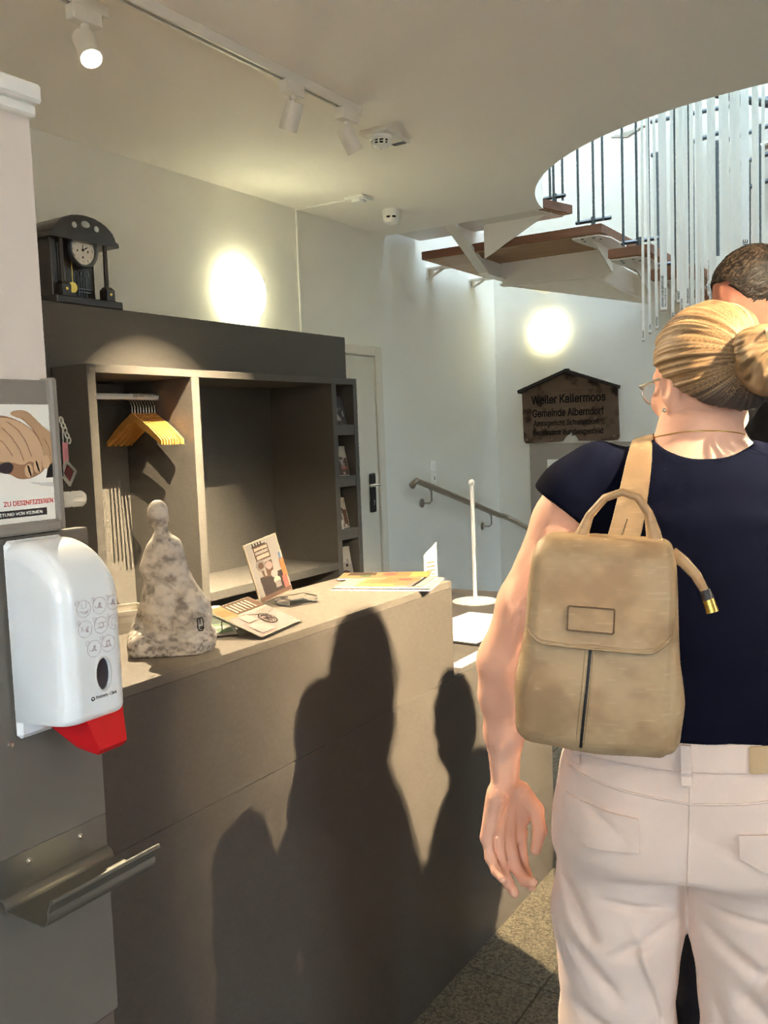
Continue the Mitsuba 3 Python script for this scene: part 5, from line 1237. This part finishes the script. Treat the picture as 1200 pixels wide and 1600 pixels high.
def flap_edge(x):  # lower edge of the flap in the bag's own z
    return .006+.036*np.clip((np.abs(x+.002)-.068)/.038, 0, 1)**2
def bag_flap(P):
    q = bag_q(P)
    d = bag_body(P)-.0095
    w = (np.abs(q[:, 0]+.001)-(.1005-.02*np.clip((q[:, 2]-.08)/.07, 0, 1)*.4))
    d = smax(d, w, .008)
    d = smax(d, flap_edge(q[:, 0])-q[:, 2], .003)
    d = smax(d, q[:, 1]-.030, .004)
    d = smax(d, q[:, 2]-.158, .01)
    return d
B_.put('flap', nets(bag_flap, BC-[.16, .11, .05], BC+[.16, .11, .19], .003), 'm_bag')
bag_all = lambda P: np.minimum(bag_body(P), bag_flap(P))
def bq(x, z): c, s = math.cos(bt), math.sin(bt); return (BC[0]+x*c-z*s, BC[2]+x*s+z*c)
zx = [bq(-.008, .010), bq(-.010, -.05), bq(-.016, -.135)]
B_.put('zip', seam(bag_body, zx, .0022, -.0004), 'm_black'); L(bp+'__zip', 'dark vertical zip')
for e in (-1, 1): B_.put('zip_piping', seam(bag_body, [(x+.0055*e, z) for x, z in zx], .0022, -.0006), 'm_bag')
tg = sg.Polygon([bq(x, z) for x, z in ((-.038, .032), (.020, .032), (.020, .061), (-.038, .061))])
B_.put('tag', decal(bag_all, tg.buffer(.003), .0022, .0022), 'm_bag')
B_.put('tag_border', decal(bag_all, tg.buffer(.0030).difference(tg.buffer(.0010)), .0030, .0030, .003), 'm_bagedge'); L(bp+'__tag_border', 'dark stitched border')
B_.put('flap_piping', seam(bag_all, [bq(x, flap_edge(np.array([x]))[0]+.0015) for x in np.linspace(-.098, .097, 26)], .0022, -.0002), 'm_bag')
B_.put('flap_stitching', seam(bag_all, [bq(x, flap_edge(np.array([x]))[0]+.006) for x in np.linspace(-.090, .090, 14)], .0008, .0), 'm_bag')
hd = [(-.166, -.192, 1.322), (-.160, -.194, 1.345), (-.147, -.196, 1.375), (-.125, -.197, 1.400), (-.101, -.198, 1.408), (-.080, -.197, 1.400), (-.066, -.195, 1.378), (-.060, -.193, 1.350), (-.056, -.190, 1.316)]
B_.put('handle', tube(np.array(hd), [.0215, .0165, .0102, .0094, .0092, .0094, .0102, .0165, .0215], 14, flat=(1, .62)), 'm_bag', True)
def strapmesh(cl, ws, n_hint=(0, -1, 0), th=.0055):
    cl = np.array(cl, float); t = np.gradient(cl, axis=0); t /= np.linalg.norm(t, axis=1, keepdims=True)
    X = np.array([.96, 0, .26]); S_ = X-t*(t@X)[:, None]; S_ /= np.linalg.norm(S_, axis=1, keepdims=True); N_ = np.cross(S_, t)
    V = []
    for i in range(len(cl)):
        for a, b in ((-1, .6), (-.9, 1), (.9, 1), (1, .6), (1, -.6), (.9, -1), (-.9, -1), (-1, -.6)): V.append(cl[i]+S_[i]*ws[i]/2*a+N_[i]*th/2*b)
    F_ = []; m_ = 8
    for i in range(len(cl)-1):
        for j in range(m_): F_.append([i*m_+j, i*m_+(j+1) % m_, (i+1)*m_+(j+1) % m_, (i+1)*m_+j])
    V = np.array(V); F_ = np.array(F_)
    F3 = np.vstack([F_[:, [0, 1, 2]], F_[:, [0, 2, 3]]])
    e = len(V); V = np.vstack([V, cl[0], cl[-1]]); ex = [[e, (j+1) % m_, j] for j in range(m_)]+[[e+1, (len(cl)-1)*m_+j, (len(cl)-1)*m_+(j+1) % m_] for j in range(m_)]
    return trimesh.Trimesh(V, np.vstack([F3, ex]), process=False)
sp_z = np.array([1.310, 1.34, 1.375, 1.41, 1.44]); sp_x = np.array([-.1125, -.104, -.097, -.0905, -.0855])
lowp = project(w_shirt, sp_x, sp_z, -.4, .007)
for i, y in ((0, -.178), (1, -.150), (2, -.128)): lowp[i, 1] = min(lowp[i, 1], y)
body_sh = lambda P: np.minimum(w_shirt(P), w_body(P))
arc_ = []
for t in np.linspace(-.9, .95, 9):
    c = np.array([-.082, -.012, 1.40]); dd = np.array([0, math.sin(t), math.cos(t)]); q = np.array([c+dd*.16])
    for _ in range(40): q = q-dd*np.clip(body_sh(q)[0]*.8, -.01, .04)
    arc_.append((q+dd*.006)[0])
frontp = [arc_[-1]+np.array([-.004, .012, -.05]), np.array([-.10, .135, 1.30]), np.array([-.15, .14, 1.2]), np.array([-.19, .07, 1.10]), np.array([-.20, -.09, 1.08])]
cl = np.vstack([lowp, arc_, frontp])
from scipy.interpolate import splprep, splev
tck, _ = splprep(cl.T, s=.0004); cl = np.array(splev(np.linspace(0, 1, 50), tck)).T
B_.put('strap', strapmesh(cl, np.interp(np.linspace(0, 1, 50), [0, .12, .3, .6, 1], [.050, .044, .030, .028, .026])), 'm_bag', 40)
B_.put('strap_slit', tube([cl[0]+[-.002, -.0045, .002], cl[4]+[-.001, -.0045, 0]], .0012, 6), 'm_bagedge')
pl_ = [(-.036, -.170, 1.318), (-.020, -.175, 1.306), (-.004, -.178, 1.288), (.010, -.179, 1.262)]
B_.put('zip_pull', tube(pl_, [.010, .009, .008, .006], 12, flat=(.35, 1.)), 'm_bag', True)
B_.put('zip_pull_end', tube([(.009, -.179, 1.264), (.018, -.180, 1.236)], [.0075, .0085], 12, flat=(.5, 1.)), 'm_brass', 40); L(bp+'__zip_pull_end', 'metal tipped pull end')
B_.put('zip_pull_cuff', tube([(.0075, -.179, 1.267), (.0125, -.180, 1.254)], [.0078, .0086], 12, flat=(.6, 1.)), 'm_black', 40)

# ---- plainly dressed adults from the same measurements
def adult(name_label, pos, heading, H, skin, cols, look=0., bow=0., seated=False, seat=-.40, sleeve=1.0, arms=None, hair='m_hair', hairc=((44, 34, 28), (92, 70, 52)), group=None, feet=None, h=.0055, bun=False, wide=1.):
    k = thing('person', name_label, 'person', group); p = Person(k, pos, heading); s = H/1.80
    dz = seat if seated else 0.
    T0 = lambda rows: Torso([((z*s+dz) if z > .6 else z*s, 0, cy*s, rx*s*wide, ry*s*wide) for z, cy, rx, ry in rows])
    tr = T0([(.86, -.01, .165, .115), (.98, -.005, .172, .118), (1.10, .0, .158, .108), (1.25, .0, .172, .115), (1.37, -.005, .190, .115), (1.45, -.01, .182, .095), (1.495, -.014, .115, .072), (1.53, -.014, .062, .060)])
    Ho = np.array([0, .02*s+.06*math.sin(bow), 1.672*s+dz-.015*math.sin(bow)]); Hm = rotz(look)@rotx(-bow); hs = .97*s
    sh = {e: np.array([.185*e*s*wide, -.005, 1.435*s+dz]) for e in (-1, 1)}
    A = arms or {e: [(.255*e*s, -.01, 1.15*s+dz), (.262*e*s, .04, .90*s+dz)] for e in (-1, 1)}
    if seated: legs = {e: [(.095*e*s, 0, .92*s+dz), (.11*e*s, .40*s, .60*s), (.11*e*s, .34*s, .17*s)] for e in (-1, 1)}
    else: legs = {e: [(.092*e*s, 0, .90*s), (.10*e*s, .01, .50*s), (.105*e*s, -.01, .09*s)] for e in (-1, 1)}
    if feet:
        for e in feet: f = np.array(feet[e], float); legs[e] = [legs[e][0], (np.array(legs[e][0])+f)/2+[0, .03, .02], f+[0, 0, .09*s]]
    hb = {}
    for e in (-1, 1):
        w = np.array(A[e][1]); d_ = w-np.array(A[e][0]); d_ /= np.linalg.norm(d_)
        n_ = np.array([-e, 0, -.2]); a_ = np.cross(n_, d_)*(1 if e < 0 else 1); a_ = a_ if a_[1] > 0 or a_[2] > .5 else -a_
        hb[e] = hand_bones(w+d_*.012, d_, n_, a_, s=1.05*s)
    def body(P):
        d = smin(tr.d(P), limb(P, [(0, -.012, 1.47*s+dz), (Ho[0], Ho[1]-.025, Ho[2]-.07*s)], [.062*s, .056*s]), .04)
        d = smin(d, near(P, Ho, .17, lambda q: head_terms((q-Ho)@Hm, hs)), .02)
        for e in (-1, 1):
            d = smin(d, limb(P, [sh[e], *A[e]], [.058*s, .043*s, .027*s]), .03)
            d = smin(d, near(P, hb[e][0][1], .17, lambda q: bones_d(q, hb[e])), .012)
            d = smin(d, limb(P, legs[e], [.085*s, .058*s, .040*s]), .03)
            d = smin(d, cap_d(P, np.array(legs[e][2])+[0, -.02, -.04*s], np.array(legs[e][2])+[0, .15*s, -.058*s], .034*s, .028*s), .02)
        return d
    lo = np.array([-.48, -.30, -.02]); hi = np.array([.48, .62 if seated else .40, H+.06+dz])
    p.put('body', nets(body, lo, hi, h), skin)
    nz = lambda P, sd: meshkit.noise(np.stack([(P[:, 0]*.7+P[:, 2]*.6)*15, (P[:, 2]-P[:, 0]*.4)*8, P[:, 1]*8], 1), sd)
    def top(P):
        d = smax(tr.d(P, .016), .93*s+dz-P[:, 2], .004)
        for e in (-1, 1): d = smin(d, limb(P, [sh[e], A[e][0], np.array(A[e][1])+(np.array(A[e][0])-np.array(A[e][1]))*.08][:3 if sleeve == 1 else 2], [.072*s, .056*s, .042*s]), .03)
        d = smax(d, -ell_d(P, (0, .01, 1.575*s+dz), (.074, .085, .085)), .004)
        return d-.010*(np.abs(nz(P, 3)-.5)-.18)
    p.put('jacket', nets(top, lo, hi, .006), cols[0])
    def tro(P):
        d = smax(tr.d(P, .010), P[:, 2]-(1.0*s+dz), .004)
        for e in (-1, 1): d = smin(d, limb(P, legs[e], [.105*s, .080*s, .062*s]), .03)
        for e in (-1, 1): d = np.where(P[:, 2] < .07*s, np.maximum(d, .07*s-P[:, 2]), d)
        return d-.010*(np.abs(nz(P, 5)-.5)-.18)
    p.put('trousers', nets(tro, lo, hi, .006), cols[1])
    for e in (-1, 1):
        f = np.array(legs[e][2]); z0 = f[2]-.09*s
        shf = lambda P: smax(smin(cap_d(P*np.array([1, 1, 1.2]), (f[0], f[1]-.04, (z0+.045)*1.2), (f[0], f[1]+.175*s, (z0+.040)*1.2), .046*s, .040*s), cap_d(P, f+[0, 0, -.03], f+[0, .02, 0], .052*s, .05*s), .03), z0+.022-P[:, 2], .004)
        ks = p.put('shoe', nets(shf, f+[-.1, -.14, -.12], f+[.1, .30, .08], .006), cols[2])
        so_ = lambda P: smax(smax(cap_d(P*np.array([1, 1, .0]), (f[0], f[1]-.04, 0), (f[0], f[1]+.175*s, 0), .052*s, .046*s), P[:, 2]-z0-.024, .003), z0+.001-P[:, 2], .003)
        E(ks+'__sole', xf(nets(so_, f+[-.1, -.14, -.12], f+[.1, .30, .0], .006), p.M, p.O), 'm_shoewhite', True); L(ks+'__sole', 'white sole')
    face_parts(p, Hm, Ho, hs)
    def hf(q):
        d = ell_d(q, (0, -.014, .047), (.0825, .101, .0925))
        cut = np.maximum((-.018+.35*q[:, 1]+3.6*np.maximum(q[:, 1]-.040, 0))-q[:, 2], -.055-q[:, 2])
        d = smax(d, cut, .006)
        return d+.0042*(meshkit.noise(q*np.array([420, 300, 420]), 2)-.5)+.003*(meshkit.noise(q*90, 3)-.5)
    hmm = nets(hf, (-.1, -.13, -.08), (.1, .1, .15), .0024)
    t = sst(.35, .75, meshkit.noise(hmm.vertices*np.array([300, 200, 300]), 5)); up_ = sst(.07, .13, hmm.vertices[:, 2])
    head_part(p, Hm, Ho, hs, 'hair', hmm, hair, color=mixc(lin(*hairc[0]), lin(*hairc[1]), np.clip(.35*t+.65*t*up_, 0, 1)))
    return k, p
mk_, MP = adult('dark-haired man in black standing behind the blonde woman, head bowed to the left', (2.46, .39, 0), math.radians(118), 1.93, 'm_skinred', ('m_blackcloth', 'm_blackcloth', 'm_black'), look=math.radians(12), bow=.50, hairc=((20, 17, 16), (84, 68, 54)))
adult('small person in black standing close in front of the blonde woman, hidden by her', (1.835, .455, 0), math.radians(118), 1.42, 'm_skin', ('m_blackcloth', 'm_blackcloth', 'm_black'))
adult('receptionist in black seated behind the counter, hidden by the dispenser', (1.46, 2.02, 0), math.radians(-82), 1.70, 'm_skin', ('m_blackcloth', 'm_blackcloth', 'm_black'), seated=True, seat=-.25, sleeve=.5,
      arms={-1: [(-.27, .06, .97), (-.14, .29, 1.02)], 1: [(.25, .10, .93), (.12, .27, .90)]}, hairc=((40, 30, 26), (80, 60, 46)))
k = thing('desk_stool', 'round office stool under the seated receptionist', 'stool')
E(k+'__seat', lathe([(0, .06), (.15, .06), (.18, .045), (.185, .02), (.17, 0), (0, 0)], 32, (1.46, 2.06, .43)), 'm_black', 40)
E(k+'__column', cyl((1.46, 2.06, .05), (1.46, 2.06, .435), .025), 'm_darksteel')
for i in range(5): a = i*2*PI/5; E(k+'__leg', tube([(1.46, 2.06, .06), (1.46+.12*math.cos(a), 2.06+.12*math.sin(a), .04), (1.46+.20*math.cos(a), 2.06+.20*math.sin(a), .022)], [.022, .02, .018], 10), 'm_darksteel')
